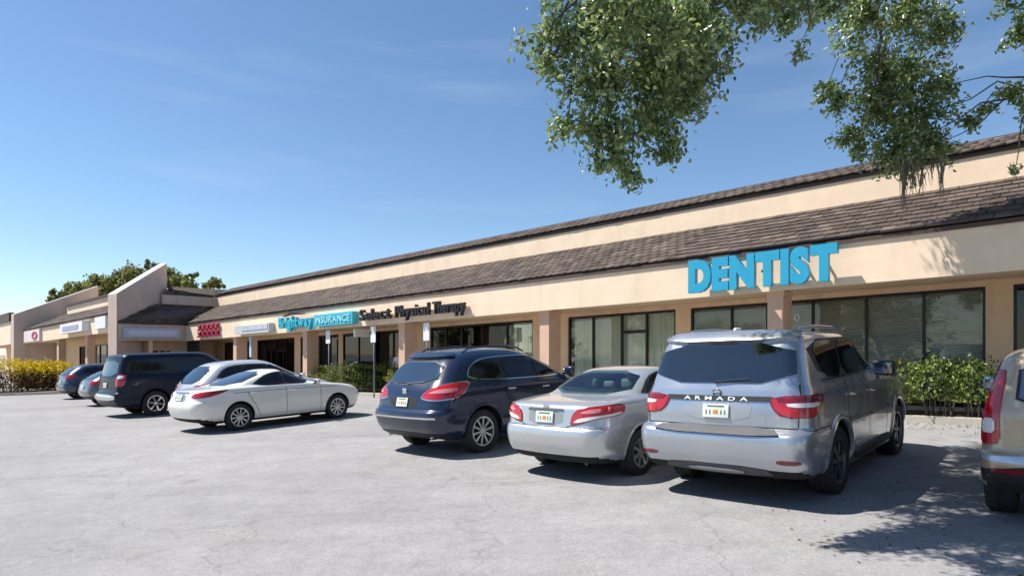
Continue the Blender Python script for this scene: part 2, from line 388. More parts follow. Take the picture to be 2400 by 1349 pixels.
# ------------------------------------------------------------------ main block
FB, FT, UB, UT, RZ = 3.02, 3.95, 5.19, 5.84, 6.34
main = empty('shop_building', B(3, 17.4, 0), 'long cream stucco shop block with dark tiled roof and canopy, under the DENTIST sign', 'building')
mb = MB()
joints = [-14, -8.42, -1.52, 5.38, 12.28, 19.18, 26.08, 32.98, 38.97]
for a, b in zip(joints[:-1], joints[1:]):
    MB().bbox(a + .004, b - .004, 15.0, 15.14, FB, FT).build('fascia_panel', STUCCO, main)
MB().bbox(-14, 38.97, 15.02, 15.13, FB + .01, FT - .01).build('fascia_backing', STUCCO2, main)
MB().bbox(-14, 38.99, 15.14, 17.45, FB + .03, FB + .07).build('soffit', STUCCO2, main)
MB().bprofile(-14, 38.97, [(14.96, FT - .045), (14.996, FT - .045), (15.12, FT + .003), (15.12, FT + .10), (14.96, FT + .04)]).build('eave_trim', TRIM, main)
lower = MB().bprofile(-14, 40.6, [(14.98, FT + .03), (17.42, UB - .03), (17.42, UB - .12), (15.12, FT - .02)]).build('lower_roof', DECK, main)
MB().bbox(-14, 40.5, 17.4, 17.62, UB - .2, UT - .03).build('upper_wall', STUCCO, main)
MB().bprofile(-14, 40.55, [(17.37, UT - .03), (17.64, UT - .03), (17.64, UT + .10), (17.37, UT + .04)]).build('upper_trim', TRIM, main)
upper = MB().bprofile(-14, 40.4, [(17.34, UT + .05), (18.3, RZ - .03), (18.5, RZ - .03), (18.5, UT)]).build('upper_roof', DECK, main)
MB().bbox(-14, 40.4, 18.24, 18.42, RZ - .03, RZ + .03).build('ridge_cap', TRIM, main)
MB().bbox(-14, 46, 18.5, 34, 2.0, RZ - .25).build('rear_block', STUCCO2, main)
tile_roof(lower, -6, 40.3, 14.95, FT + .06, 17.40, UB - .02, 9, .27, 300)
tile_roof(upper, -6, 40.3, 17.34, UT + .07, 18.30, RZ - .01, 3, .27, 0)
# shop-front wall: piers, header, floor band
WT = 2.92
wall = MB()
for a, b in ((1.16, 1.64), (8.58, 9.06), (13.03, 13.63), (13.63, 14.59), (20.1, 21.3), (26.44, 26.8), (30.3, 30.9), (35.0, 35.7), (39.2, 40.2)):
    wall.bbox(a, b, 17.36, 17.6, -.9, WT)
wall.bbox(-14, 40.2, 17.36, 17.6, WT, FB + .05)
wall.bbox(-14, -5, 17.36, 17.6, -.9, WT)
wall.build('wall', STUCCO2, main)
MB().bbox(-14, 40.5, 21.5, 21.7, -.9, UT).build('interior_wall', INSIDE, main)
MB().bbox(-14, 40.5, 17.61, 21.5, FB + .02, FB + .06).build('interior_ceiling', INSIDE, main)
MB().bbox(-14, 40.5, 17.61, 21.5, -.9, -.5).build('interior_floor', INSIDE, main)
storefront(main, -5, 1.16, [-3.4, -1.8, -.3], 17.42, .12, WT, 'h', DGLASS)
storefront(main, 1.64, 8.58, [2.80, 4.00, 5.23, 6.39, 7.37], 17.42, .12, WT, 'h', GLASS)
storefront(main, 9.06, 13.03, [10.06, 10.95, 12.04], 17.42, .05, WT, 'v', GLASS, transom=(1, 2.27))
storefront(main, 14.59, 20.1, [15.86, 17.14, 18.27, 19.19], 17.42, .05, WT, 'v', GLASS)
storefront(main, 21.3, 26.44, [22.6, 23.9, 25.2], 17.42, .0, WT, None, DGLASS)
storefront(main, 26.8, 30.3, [27.6, 28.5, 29.4], 17.42, -.05, WT, 'v', DGLASS)
storefront(main, 30.9, 35.0, [31.8, 32.9, 34.0], 17.42, -.1, WT, 'v', DGLASS, transom=(1, 2.2))
storefront(main, 35.7, 39.2, [36.9, 38.0], 17.42, -.15, WT, None, DGLASS)
for c in (5.38, 12.28, 19.18, 26.08, 32.98):
    cl = MB().bbox(c - .18, c + .18, 15.16, 15.74, -.9, FB).build('column', COLM, main)
    MB().bbox(c - .2, c + .2, 15.14, 15.76, FB - .12, FB + .002).build('column_cap', COLM, cl)

# ------------------------------------------------------------------ inner-corner wing and left block
left = empty('corner_building', B(39, 11, 0), 'cream shop block at the inner corner with tall sloping mauve fin walls', 'building')
E1 = (37.68, 11.18); C1 = (38.97, 15.0); T1 = (39.92, 13.75); T2 = (40.52, 17.4)
def quadwall(mb, a, b, z0, z1, th):
    """wall from plan point a to b, thickness th to its far side"""
    dx, dy = b[0] - a[0], b[1] - a[1]; L = math.hypot(dx, dy); nx, ny = dy / L * th, -dx / L * th
    c = [(a[0], a[1]), (b[0], b[1]), (b[0] + nx, b[1] + ny), (a[0] + nx, a[1] + ny)]
    return mb.hexa([B(*p, z0) for p in c] + [B(*p, z1) for p in c])
quadwall(MB(), E1, C1, FB + .02, FT, .14).build('fascia_panel', FINMAT, left)
quadwall(MB(), (E1[0] - .06, E1[1]), (C1[0] - .06, C1[1]), FT + .002, FT + .07, .16).build('eave_trim', TRIM, left)
rf = MB().add([B(*E1, FT + .07), B(*C1, FT + .07), B(*T2, UB), B(*T1, UB), B(*E1, FT - .05), B(*C1, FT - .05), B(*T2, UB - .12), B(*T1, UB - .12)],
         [(0, 1, 2, 3), (7, 6, 5, 4), (0, 4, 5, 1), (1, 5, 6, 2), (2, 6, 7, 3), (3, 7, 4, 0)]).build('lower_roof', TILE, left)
def slope_courses(root, P00, P10, P01, P11, rows, n, th=.05):
    """courses of tiles on a four-cornered slope (eave a-b, ridge c-d)"""
    vs = []; fs = []; t = []
    for r_ in range(rows):
        for i in range(n):
            q0, q1 = r_ / rows, (r_ + 1.1) / rows; a0, a1 = (i + (.5 if r_ % 2 else 0)) / n, (i + .95 + (.5 if r_ % 2 else 0)) / n
            if a1 > 1: continue
            def pt(a, q): return (P00.lerp(P10, a)).lerp(P01.lerp(P11, a), q)
            nr = (P10 - P00).cross(P01 - P00).normalized(); nr = nr if nr.z > 0 else -nr
            k = len(vs); vs += [pt(a0, q0), pt(a1, q0), pt(a1, min(q1, 1)), pt(a0, min(q1, 1))]
            vs += [pt(a0, q0) + nr * th, pt(a1, q0) + nr * th, pt(a1, min(q1, 1)) + nr * th * .4, pt(a0, min(q1, 1)) + nr * th * .4]
            fs += [(k, k + 1, k + 5, k + 4), (k + 4, k + 5, k + 6, k + 7), (k + 1, k + 2, k + 6, k + 5), (k + 3, k, k + 4, k + 7)]; t += [random.random()] * 4
    pw = root_matrix(root).inverted()
    o = np_mesh('roof_tiles', np.array([tuple(pw @ v) for v in vs]), np.array(fs), TILE, root, t); o['kind'] = 'stuff'
slope_courses(rf, B(*E1, FT + .08), B(*C1, FT + .08), B(*T1, UB + .01), B(*T2, UB + .01), 8, 12)
T1w = (T1[0] + .12, T1[1] + .42)
quadwall(MB(), T1w, T2, UB - .1, UT - .03, .2).build('upper_wall', FINMAT, left)
T1u = (T1[0] + .95, T1[1] + 1.12); T2u = (T2[0] + .9, T2[1] + .9)
ru = MB().add([B(*T1w, UT), B(*T2, UT), B(*T2u, RZ), B(*T1u, RZ), B(*T1w, UT - .08), B(*T2, UT - .08), B(*T2u, RZ - .1), B(*T1u, RZ - .1)],
         [(0, 1, 2, 3), (7, 6, 5, 4), (0, 4, 5, 1), (1, 5, 6, 2), (2, 6, 7, 3), (3, 7, 4, 0)]).build('upper_roof', TRIM, left)
slope_courses(ru, B(*T1w, UT + .01), B(*T2, UT + .01), B(*T1u, RZ + .01), B(*T2u, RZ + .01), 3, 10)
# back wall under the wing eave with doors
quadwall(MB(), (E1[0] + 1.6, E1[1] + .5), (C1[0] + 1.3, C1[1] + 2.2), -.9, FB + .05, .2).build('wall', STUCCO2, left)
for q in (.28, .36, .44, .52):
    a = (E1[0] + 1.54 + q * 1.0, E1[1] + .5 + q * 5.0); quadwall(MB(), a, (a[0] + .06, a[1] + .28), -.3, 2.5, .05).build('door', FRAME, left)
# fin: thick parapet wall, its top following the roof slope
def fin(root, fr_, fl, direction, t_end, zf, ze, zend_low, name='fin_wall'):
    a, b = Vector(fr_), Vector(fl); dv = Vector(direction)
    c, d = b + dv * t_end, a + dv * t_end
    lo = [B(a.x, a.y, -1.2), B(b.x, b.y, -1.2), B(c.x, c.y, -1.2), B(d.x, d.y, -1.2)]
    hi = [B(a.x, a.y, zf), B(b.x, b.y, zf), B(c.x, c.y, ze), B(d.x, d.y, ze)]
    MB().hexa(lo + hi).build(name, FINMAT, root)
    o = Vector((.04, .05)); e = .06
    lo2 = [p + Vector((0, 0, .003)) for p in hi]; hi2 = [p + Vector((0, 0, .075)) for p in hi]
    MB().hexa(lo2 + hi2).build('coping', COPING, root)
fin(left, (37.66, 11.08), (38.42, 10.9), (2.24, 2.57), 1.39, 5.42, 7.66, 4)
# left block front
LFB, LFT, LUB, LUT = 3.5, 4.4, 5.5, 6.1
MB().bbox(38.5, 57.4, 10.95, 11.1, LFB, LFT).build('fascia_panel', STUCCO, left)
MB().bbox(38.5, 57.4, 11.1, 13.0, LFB + .03, LFB + .08).build('soffit', STUCCO2, left)
MB().bprofile(38.5, 57.4, [(10.86, LFT + .002), (11.06, LFT + .002), (11.06, LFT + .1), (10.86, LFT + .04)]).build('eave_trim', TRIM, left)
lr = MB().hexa([B(57.4, 11.06, LFT - .02), B(38.6, 11.06, LFT - .02), B(39.9, 13.12, LUB - .1), B(57.4, 13.12, LUB - .1), B(57.4, 10.92, LFT + .03), B(38.5, 10.92, LFT + .03), B(39.9, 13.12, LUB), B(57.4, 13.12, LUB)]).build('lower_roof', DECK, left)
tile_roof(lr, 38.7, 57.3, 10.88, LFT + .06, 13.1, LUB, 7, .36, 0, smin=lambda d: 38.75 + (d - 10.9) * .6)
MB().bbox(40.1, 55.4, 13.1, 13.3, LUB - .1, LUT).build('upper_wall', STUCCO, left)
MB().bbox(40.1, 55.4, 12.98, 13.32, LUT + .003, LUT + .13).build('upper_trim', TRIM, left)
MB().bbox(40.5, 57.5, 14.9, 24, 1, LUT + .2).build('rear_block', STUCCO2, left)
lw = MB()
for a, b in ((38.5, 39.9), (42.6, 44.4), (51.6, 57.4)): lw.bbox(a, b, 12.9, 13.1, -1.2, 3.1)
lw.bbox(38.5, 57.4, 12.9, 13.1, 3.1, LFB + .05); lw.build('wall', STUCCO2, left)
storefront(left, 39.9, 42.6, [40.8, 41.7], 12.95, -.9, 3.1, None, DGLASS)
storefront(left, 44.4, 51.6, [45.8, 47.2, 48.6, 50.0], 12.95, -.9, 3.1, None, DGLASS)
MB().bbox(38.5, 57.4, 15.5, 15.6, -1, LFT).build('interior_wall', INSIDE, left)
for c in (43.0, 49.1):
    MB().bbox(c - .2, c + .2, 11.1, 11.5, -1.2, LFB).build('column', COLM, left)
fin(left, (57.5, 10.35), (58.1, 10.3), (0, 1), 5.3, 5.55, 7.9, 4)
# next block beyond the second fin
far = empty('far_shop_building', B(60, 10, 0), 'far end of the shop row past the last fin wall, cream band over dark windows', 'building')
MB().bbox(58.2, 72, 10.3, 10.5, 3.5, 5.15).build('fascia_panel', STUCCO, far)
MB().bbox(58.2, 72, 10.2, 10.5, 5.153, 5.8).build('upper_trim', TRIM, far)
MB().bbox(58.2, 72, 12.4, 12.6, -1.4, 3.6).build('wall', STUCCO2, far)
MB().bbox(58.2, 72, 10.5, 12.4, 3.53, 3.58).build('soffit', STUCCO2, far)
storefront(far, 58.6, 64, [59.6, 60.6, 61.8, 62.9], 12.34, -.9, 3.3, None, DGLASS)

# ------------------------------------------------------------------ signs
dg = bpy.context.evaluated_depsgraph_get
def text_mesh(ch, size, extrude, offset=0., bevel=0.):
    cu = bpy.data.curves.new('t', 'FONT'); cu.body = ch; cu.size = size; cu.extrude = extrude; cu.offset = offset; cu.bevel_depth = bevel; cu.resolution_u = 4
    o = bpy.data.objects.new('t', cu); col.objects.link(o); d = dg(); d.update()
    me = bpy.data.meshes.new_from_object(o.evaluated_get(d)); bpy.data.objects.remove(o); bpy.data.curves.remove(cu)
    vs = [v.co.copy() for v in me.vertices]; fs = [tuple(p.vertices) for p in me.polygons]; bpy.data.meshes.remove(me)
    return vs, fs
def lettering(root, text, s_left, s_right, z0, cap, d_front, depth, m, offset=.0, gap=.12, place=None, name='letter'):
    """each letter a mesh; local x runs along the front, y up"""
    glyphs = []; x = 0
    ref = text_mesh('H', 1, 0)[0]; ch = max(v.y for v in ref); sz = cap / ch
    for c in text:
        if c == ' ': x += .33 * sz; continue
        vs, fs = text_mesh(c, sz, depth / 2, offset * sz)
        lo = min(v.x for v in vs); hi = max(v.x for v in vs)
        glyphs.append((x - lo, vs, fs)); x += hi - lo + gap * sz
    tot = x - gap * sz; kx = abs(s_left - s_right) / tot
    for x0, vs, fs in glyphs:
        if place: W = [place((v.x + x0) * kx, v.y, v.z) for v in vs]
        else: W = [B(s_left - (v.x + x0) * kx, d_front + depth / 2 - v.z, z0 + v.y) for v in vs]
        m_ = MB(); m_.v = W; m_.f = fs; m_.build(name, m, root)
ds = empty('shop_sign', B(5.6, 14.7, 3.2), 'bright blue raised DENTIST letters on the cream fascia', 'sign')
lettering(ds, 'DENTIST', 7.28, 3.9, 3.17, .66, 14.59, .15, BLUE, offset=.07, gap=.03)
for k in range(7): MB().bbox(6.9 - k * .45, 6.86 - k * .45, 14.75, 15.0, 3.45, 3.5).build('bracket', PLASTIC, ds)
s2 = empty('shop_sign', B(18.5, 14.8, 3.2), 'black script-like lettering reading Select Physical Therapy on the fascia', 'sign')
lettering(s2, 'Select', 21.3, 19.35, 3.22, .40, 14.72, .13, BLACKL, offset=.022, gap=.075)
lettering(s2, 'Physical', 19.05, 17.15, 3.22, .40, 14.72, .13, BLACKL, offset=.022, gap=.075)
lettering(s2, 'Therapy', 16.95, 15.35, 3.22, .40, 14.72, .13, BLACKL, offset=.022, gap=.075)
MB().bbox(15.35, 21.35, 14.86, 15.0, 3.30, 3.38).build('raceway', STUCCO2, s2)
s3 = empty('shop_sign', B(24.7, 14.8, 3.2), 'turquoise insurance office sign with dark swoosh beside black lettering', 'sign')
bx = MB().bbox(21.75, 24.6, 14.72, 14.99, 3.14, 3.62).build('sign_box', TEAL, s3)
lettering(s3, 'INSURANCE', 24.45, 21.9, 3.26, .26, 14.69, .04, mat('pale_teal', (.35, .68, .74), .5), offset=.01)
lettering(s3, 'Brightway', 27.6, 24.75, 3.22, .46, 14.70, .16, TEAL, offset=.03, gap=.06)
sw = MB()
for i in range(14):
    a, b = i / 14, (i + 1) / 14
    def sp(q): return 27.2 - q * 2.0, 3.72 + .2 * math.sin(q * 2.2) * (1 - q), .05 * math.sin(math.pi * min(1, q + .08))
    (sa, za, ta), (sb, zb, tb) = sp(a), sp(b)
    sw.hexa([B(sa, 14.7, za - ta), B(sb, 14.7, zb - tb), B(sb, 14.84, zb - tb), B(sa, 14.84, za - ta), B(sa, 14.7, za + ta), B(sb, 14.7, zb + tb), B(sb, 14.84, zb + tb), B(sa, 14.84, za + ta)])
sw.build('swoosh', BLACKL, s3)
s4 = empty('shop_sign', B(30.4, 14.8, 3.2), 'pale lightbox sign between turquoise sign and crimson sign', 'sign')
MB().bbox(28.5, 32.0, 14.7, 14.99, 3.1, 3.52).build('sign_box', mat('pale_lightbox', (.52, .56, .55), .5, noise=.05), s4)
MB().bbox(28.6, 31.2, 14.68, 14.699, 3.25, 3.47).build('sign_face', mat('lilac_face', (.50, .49, .60), .5, noise=.25, nscale=4), s4)
s5 = empty('shop_sign', B(35.5, 14.8, 3.2), 'crimson two-row lettering on the fascia end at the inner corner', 'sign')
for r_ in range(2):
    for i in range(5):
        c = 36.75 - i * .56; z = 3.15 + r_ * .36
        for sl in (1, -1):
            MB().hexa([B(c + .2 * sl + .05, 14.86, z), B(c + .2 * sl - .05, 14.86, z), B(c + .2 * sl - .05, 14.98, z), B(c + .2 * sl + .05, 14.98, z),
                       B(c - .2 * sl + .05, 14.86, z + .3), B(c - .2 * sl - .05, 14.86, z + .3), B(c - .2 * sl - .05, 14.98, z + .3), B(c - .2 * sl + .05, 14.98, z + .3)]).build('letter_stroke', RED, s5)
def wingpt(q, o, z): return B(E1[0] + (C1[0] - E1[0]) * q - o, E1[1] + (C1[1] - E1[1]) * q, z)
s6 = empty('shop_sign', wingpt(.5, .1, 3.2), 'long pale blue lightbox sign on the corner canopy over the dark van', 'sign')
MB().hexa([wingpt(.06, .18, 3.18), wingpt(.90, .18, 3.18), wingpt(.90, .01, 3.18), wingpt(.06, .01, 3.18), wingpt(.06, .18, 3.72), wingpt(.90, .18, 3.72), wingpt(.90, .01, 3.72), wingpt(.06, .01, 3.72)]).build('sign_box', mat('pale_blue_box', (.42, .50, .58), .5, noise=.05), s6)
MB().hexa([wingpt(.12, .195, 3.3), wingpt(.84, .195, 3.3), wingpt(.84, .181, 3.3), wingpt(.12, .181, 3.3), wingpt(.12, .195, 3.58), wingpt(.84, .195, 3.58), wingpt(.84, .181, 3.58), wingpt(.12, .181, 3.58)]).build('sign_face', mat('pale_blue_face', (.55, .62, .74), .5, noise=.06), s6)
s7 = empty('shop_sign', B(54.2, 10.8, 3.6), 'small white sign with crimson ring at the far fascia end', 'sign')
MB().bbox(52.4, 56.8, 10.8, 10.94, 3.56, 4.34).build('sign_box', mat('pinkish_white', (.72, .62, .60), .5), s7)
ring = MB()
for i in range(20):
    a, b = 2 * math.pi * i / 20, 2 * math.pi * (i + 1) / 20
    def rp(t, r_, d): return B(53.6 - .75 * r_ * math.cos(t), d, 3.94 + .27 * r_ * math.sin(t))
    ring.hexa([rp(a, .55, 10.76), rp(b, .55, 10.76), rp(b, .55, 10.8), rp(a, .55, 10.8), rp(a, 1, 10.76), rp(b, 1, 10.76), rp(b, 1, 10.8), rp(a, 1, 10.8)])
ring.build('emblem_ring', RED, s7)
s8 = empty('shop_sign', B(44, 10.7, 3.6), 'projecting white lightbox with lilac face on the corner block fascia', 'sign')
MB().bbox(41.7, 46.2, 10.55, 10.94, 3.72, 4.28).build('sign_box', WHITE, s8)
MB().bbox(42.4, 45.6, 10.53, 10.549, 3.86, 4.12).build('sign_face', mat('violet_face', (.36, .32, .50), .5, noise=.3, nscale=3), s8)
s9 = empty('shop_sign', B(39.4, 10.8, 3.6), 'plain white sign panel right beside the tall fin wall', 'sign')
MB().bbox(38.6, 40.4, 10.82, 10.94, 3.75, 4.38).build('sign_box', WHITE, s9)
bl = empty('hanging_sign', B(22.45, 15.6, 3.0), 'small white blade sign hanging from the soffit under the turquoise sign', 'sign')
MB().bbox(22.4, 22.52, 15.3, 16.0, 2.62, 2.95).build('panel', SIGNW, bl)
for d in (15.42, 15.88): MB().bbox(22.45, 22.47, d, d + .02, 2.95, FB + .03).build('hanger', POSTM, bl)
num = empty('door_number', B(5.6, 17.38, 2.4), 'white door number 180 on the dentist window', 'number')
lettering(num, '180', 5.95, 5.55, 2.40, .15, 17.405, .006, SIGNW, name='digit')
# parking signs
def parking_sign(s, d, z0, z1, label, wd=.32, face=SIGNW):
    p = B(s, d, 0); g = G(p.x, p.y)
    r_ = empty('parking_sign', Vector((p.x, p.y, g)), label, 'sign', 'parking signs on posts')
    off = z1 + .03 * p.x
    MB().tube([(p.x, p.y, g - .2), (p.x, p.y, off - .02)], .03, 10).build('post', POSTM, r_, True)
    m_ = MB()
    n = 6
    base = [B(s + dx, d - .05, z) for dx, z in ((wd / 2 - .03, z0), (-wd / 2 + .03, z0), (-wd / 2, z0 + .03), (-wd / 2, z1 - .03), (-wd / 2 + .03, z1), (wd / 2 - .03, z1), (wd / 2, z1 - .03), (wd / 2, z0 + .03))]
    m_.prism([q - V * .0 for q in base], [q + V * .006 for q in base]).build('sign_plate', face, r_)
    for z in (z0 + .07, z1 - .07): MB().bbox(s - .012, s + .012, d - .058, d - .051, z - .012, z + .012).build('bolt', POSTM, r_)
    return r_
parking_sign(23.84, 14.98, 2.40, 2.94, 'white parking sign on post beside the left end of the clipped hedge')
parking_sign(20.66, 14.98, 2.34, 2.96, 'white parking sign on post at the kerb between sedan and navy SUV')
parking_sign(17.5, 14.98, 2.30, 2.93, 'white parking sign on post rising behind the navy SUV roof')
parking_sign(30.8, 14.98, 1.95, 2.94, 'narrow pale blue parking sign behind the silver hatchback', .22, mat('pale_blue_sign', (.42, .60, .70), .5))

# ------------------------------------------------------------------ vehicles
def pchip(t, y, tt):
    t = np.asarray(t, float); y = np.asarray(y, float); h = np.diff(t); dl = np.diff(y) / h; n = len(y); d = np.zeros(n)
    for i in range(1, n - 1):
        if dl[i - 1] * dl[i] > 0: d[i] = 2 * dl[i - 1] * dl[i] / (dl[i - 1] + dl[i])
    d[0], d[-1] = dl[0], dl[-1]
    k = np.clip(np.searchsorted(t, tt) - 1, 0, n - 2); q = (tt - t[k]) / h[k]
    return (1 + 2 * q) * (1 - q) ** 2 * y[k] + q * (1 - q) ** 2 * h[k] * d[k] + q * q * (3 - 2 * q) * y[k + 1] + q * q * (q - 1) * h[k] * d[k + 1]
class Hull:
    """car body as a stack of plan outlines: each key is (z, x rear, x front, half width)"""
    def __init__(s, keys, rr=.28, rx=.34, rf=.5, rfx=.5, bow=.06, bowf=.16, bulge=.025, sub=4):
        K = np.array(keys, float); n = len(K); t = np.arange(n); tt = np.linspace(0, n - 1, (n - 1) * sub + 1)
        s.T = np.stack([pchip(t, K[:, i], tt) for i in range(4)], 1); s.rr, s.rx, s.rf, s.rfx, s.bow, s.bowf, s.bulge = rr, rx, rf, rfx, bow, bowf, bulge
    def ring(s, z):
        T = s.T; return [float(np.interp(z, T[:, 0], T[:, i])) for i in (1, 2, 3)]
    def geo(s, xr, xf, w_):
        L = xf - xr; ry = min(s.rr, .75 * w_); rx = min(s.rx, L * .3); fy = min(s.rf, .75 * w_); fx = min(s.rfx, L * .3)
        bw = min(s.bow, L * .05); bf = min(s.bowf, L * .1)
        xs = xr + bw * ((w_ - ry) / w_) ** 2; xe = xf - bf * ((w_ - fy) / w_) ** 2
        return L, ry, rx, fy, fx, bw, bf, xs, xe
    def half(s, xr, xf, w_):
        L, ry, rx, fy, fx, bw, bf, xs, xe = s.geo(xr, xf, w_); P = []
        for i in range(10):
            y = (w_ - ry) * i / 10; P.append((xr + bw * (y / w_) ** 2, y))
        for i in range(9):
            p = i / 8 * math.pi / 2; P.append((xs + rx * (1 - math.cos(p)), w_ - ry + ry * math.sin(p)))
        x1, x2 = xs + rx, xe - fx
        for i in range(1, 26):
            x = x1 + (x2 - x1) * i / 26; q = 2 * i / 26 - 1; P.append((x, w_ + s.bulge * min(1, w_) * (1 - q * q)))
        for i in range(9):
            p = (1 - i / 8) * math.pi / 2; P.append((xe - fx * (1 - math.cos(p)), w_ - fy + fy * math.sin(p)))
        for i in range(1, 7):
            y = (w_ - fy) * (1 - i / 6); P.append((xf - bf * (y / w_) ** 2, y))
        return P
    def side(s, sg):                  # (x, z) -> point on the flank
        def f(x, z):
            xr, xf, w_ = s.ring(z); L, ry, rx, fy, fx, bw, bf, xs, xe = s.geo(xr, xf, w_); x1, x2 = xs + rx, xe - fx
            x = max(xs + .002, min(xe - .002, x))
            if x < x1: c = 1 - (x - xs) / rx; y = w_ - ry + ry * math.sqrt(max(0, 1 - c * c))
            elif x > x2: c = 1 - (xe - x) / fx; y = w_ - fy + fy * math.sqrt(max(0, 1 - c * c))
            else: q = 2 * (x - x1) / (x2 - x1) - 1; y = w_ + s.bulge * min(1, w_) * (1 - q * q)
            return Vector((x, sg * y, z))
        return f
    def rear(s, y, z):
        xr, xf, w_ = s.ring(z); L, ry, rx, fy, fx, bw, bf, xs, xe = s.geo(xr, xf, w_); a = abs(y)
        if a <= w_ - ry: x = xr + bw * (a / w_) ** 2
        else: q = min(1, (a - (w_ - ry)) / ry); x = xs + rx * (1 - math.sqrt(max(0, 1 - q * q)))
        return Vector((x, y, z))
    def front(s, y, z):
        xr, xf, w_ = s.ring(z); L, ry, rx, fy, fx, bw, bf, xs, xe = s.geo(xr, xf, w_); a = abs(y)
        if a <= w_ - fy: x = xf - bf * (a / w_) ** 2
        else: q = min(1, (a - (w_ - fy)) / fy); x = xe - fx * (1 - math.sqrt(max(0, 1 - q * q)))
        return Vector((x, y, z))
    def wrap(s, sg):                  # (distance round from the rear centre line, z)
        def f(a, z):
            xr, xf, w_ = s.ring(z); L, ry, rx, fy, fx, bw, bf, xs, xe = s.geo(xr, xf, w_); e = w_ - ry; lc = math.pi / 2 * math.sqrt((rx * rx + ry * ry) / 2)
            if a <= e: return Vector((xr + bw * (a / w_) ** 2, sg * a, z))
            if a <= e + lc:
                p = (a - e) / lc * math.pi / 2; return Vector((xs + rx * (1 - math.cos(p)), sg * (e + ry * math.sin(p)), z))
            return s.side(sg)(xs + rx + a - e - lc, z)
        return f
    def body(s, name, m, root, wheels, arch, track, depth=.34, cavity=None):
        rings = [(z, s.half(xr, xf, w_)) for z, xr, xf, w_ in s.T]
        n = len(rings[0][1]); ring_n = 2 * n - 2; vs = []; fs = []
        for z, P in rings:
            vs += [(x, -y, z) for x, y in P] + [(x, y, z) for x, y in reversed(P[1:-1])]
        for i in range(len(rings) - 1):
            for j in range(ring_n):
                k = (j + 1) % ring_n; fs.append((i * ring_n + j, i * ring_n + k, (i + 1) * ring_n + k, (i + 1) * ring_n + j))
        fs.append(tuple(reversed(range(ring_n)))); fs.append(tuple(range((len(rings) - 1) * ring_n, len(rings) * ring_n)))
        o = mesh_obj(name, vs, fs, [m, WELL], root)
        cb = bmesh.new(); wmax = max(s.T[:, 3]) + .1
        for x, r_ in wheels:
            for sg in (-1, 1):
                M = Matrix.Translation((x, sg * (wmax - depth / 2), r_)) @ Matrix.Rotation(math.pi / 2, 4, 'X')
                bmesh.ops.create_cone(cb, cap_ends=True, segments=40, radius1=arch, radius2=arch, depth=depth, matrix=M)
        if cavity:
            lp, x0, x1 = cavity; lp = chaikin(lp, 1); a_ = [cb.verts.new((x0, y, z)) for y, z in lp]; b_ = [cb.verts.new((x1, y, z)) for y, z in lp]; nn_ = len(lp)
            cb.faces.new(a_); cb.faces.new(list(reversed(b_)))
            for i in range(nn_): cb.faces.new((a_[i], b_[i], b_[(i + 1) % nn_], a_[(i + 1) % nn_]))
        bmesh.ops.recalc_face_normals(cb, faces=cb.faces)
        cm = bpy.data.meshes.new('cut'); cb.to_mesh(cm); cb.free(); cm.materials.append(WELL)
        co = bpy.data.objects.new('cut', cm); col.objects.link(co)
        bo = bpy.data.objects.new('tmp', o.data); col.objects.link(bo)
        md = bo.modifiers.new('b', 'BOOLEAN'); md.operation = 'DIFFERENCE'; md.object = co; md.solver = 'EXACT'
        d = dg(); d.update(); me = bpy.data.meshes.new_from_object(bo.evaluated_get(d))
        bpy.data.objects.remove(bo); bpy.data.objects.remove(co); old = o.data; o.data = me; bpy.data.meshes.remove(old)
        me.name = name; me.materials.clear(); me.materials.append(m); me.materials.append(WELL); me.materials.append(CABIN)
        if cavity:
            ys = [q[0] for q in cavity[0]]; zs = [q[1] for q in cavity[0]]
        for p in me.polygons:
            c = p.center; p.use_smooth = True; p.material_index = 0
            if cavity and min(ys) - .002 < c.y < max(ys) + .002 and min(zs) - .002 < c.z < max(zs) + .002 and s.rear(c.y, c.z).x + .015 < c.x < cavity[2] + .01 and p.normal.dot(Vector((0, c.y, (c.z - sum(zs) / len(zs)) * 3))) < .0: p.material_index = 2
            if cavity and abs(c.x - cavity[2]) < .01: p.material_index = 2
            if c.z < .42 and p.normal.z < -.6: p.material_index = 1
            for x, r_ in wheels:
                if math.hypot(c.x - x, c.z - r_) < arch * 1.004 and abs(c.y) > wmax - depth - .02:
                    nr = Vector((c.x - x, 0, c.z - r_)).normalized()
                    if p.normal.dot(nr) < -.5 or abs(abs(c.y) - (wmax - depth)) < .02: p.material_index = 1
        me.set_sharp_from_angle(angle=R(38))
        return o
def chaikin(P, n):
    for _ in range(n):
        Q = []
        for i in range(len(P)):
            a, b = P[i], P[(i + 1) % len(P)]
            Q += [(a[0] * .78 + b[0] * .22, a[1] * .78 + b[1] * .22), (a[0] * .22 + b[0] * .78, a[1] * .22 + b[1] * .78)]
        P = Q
    return P
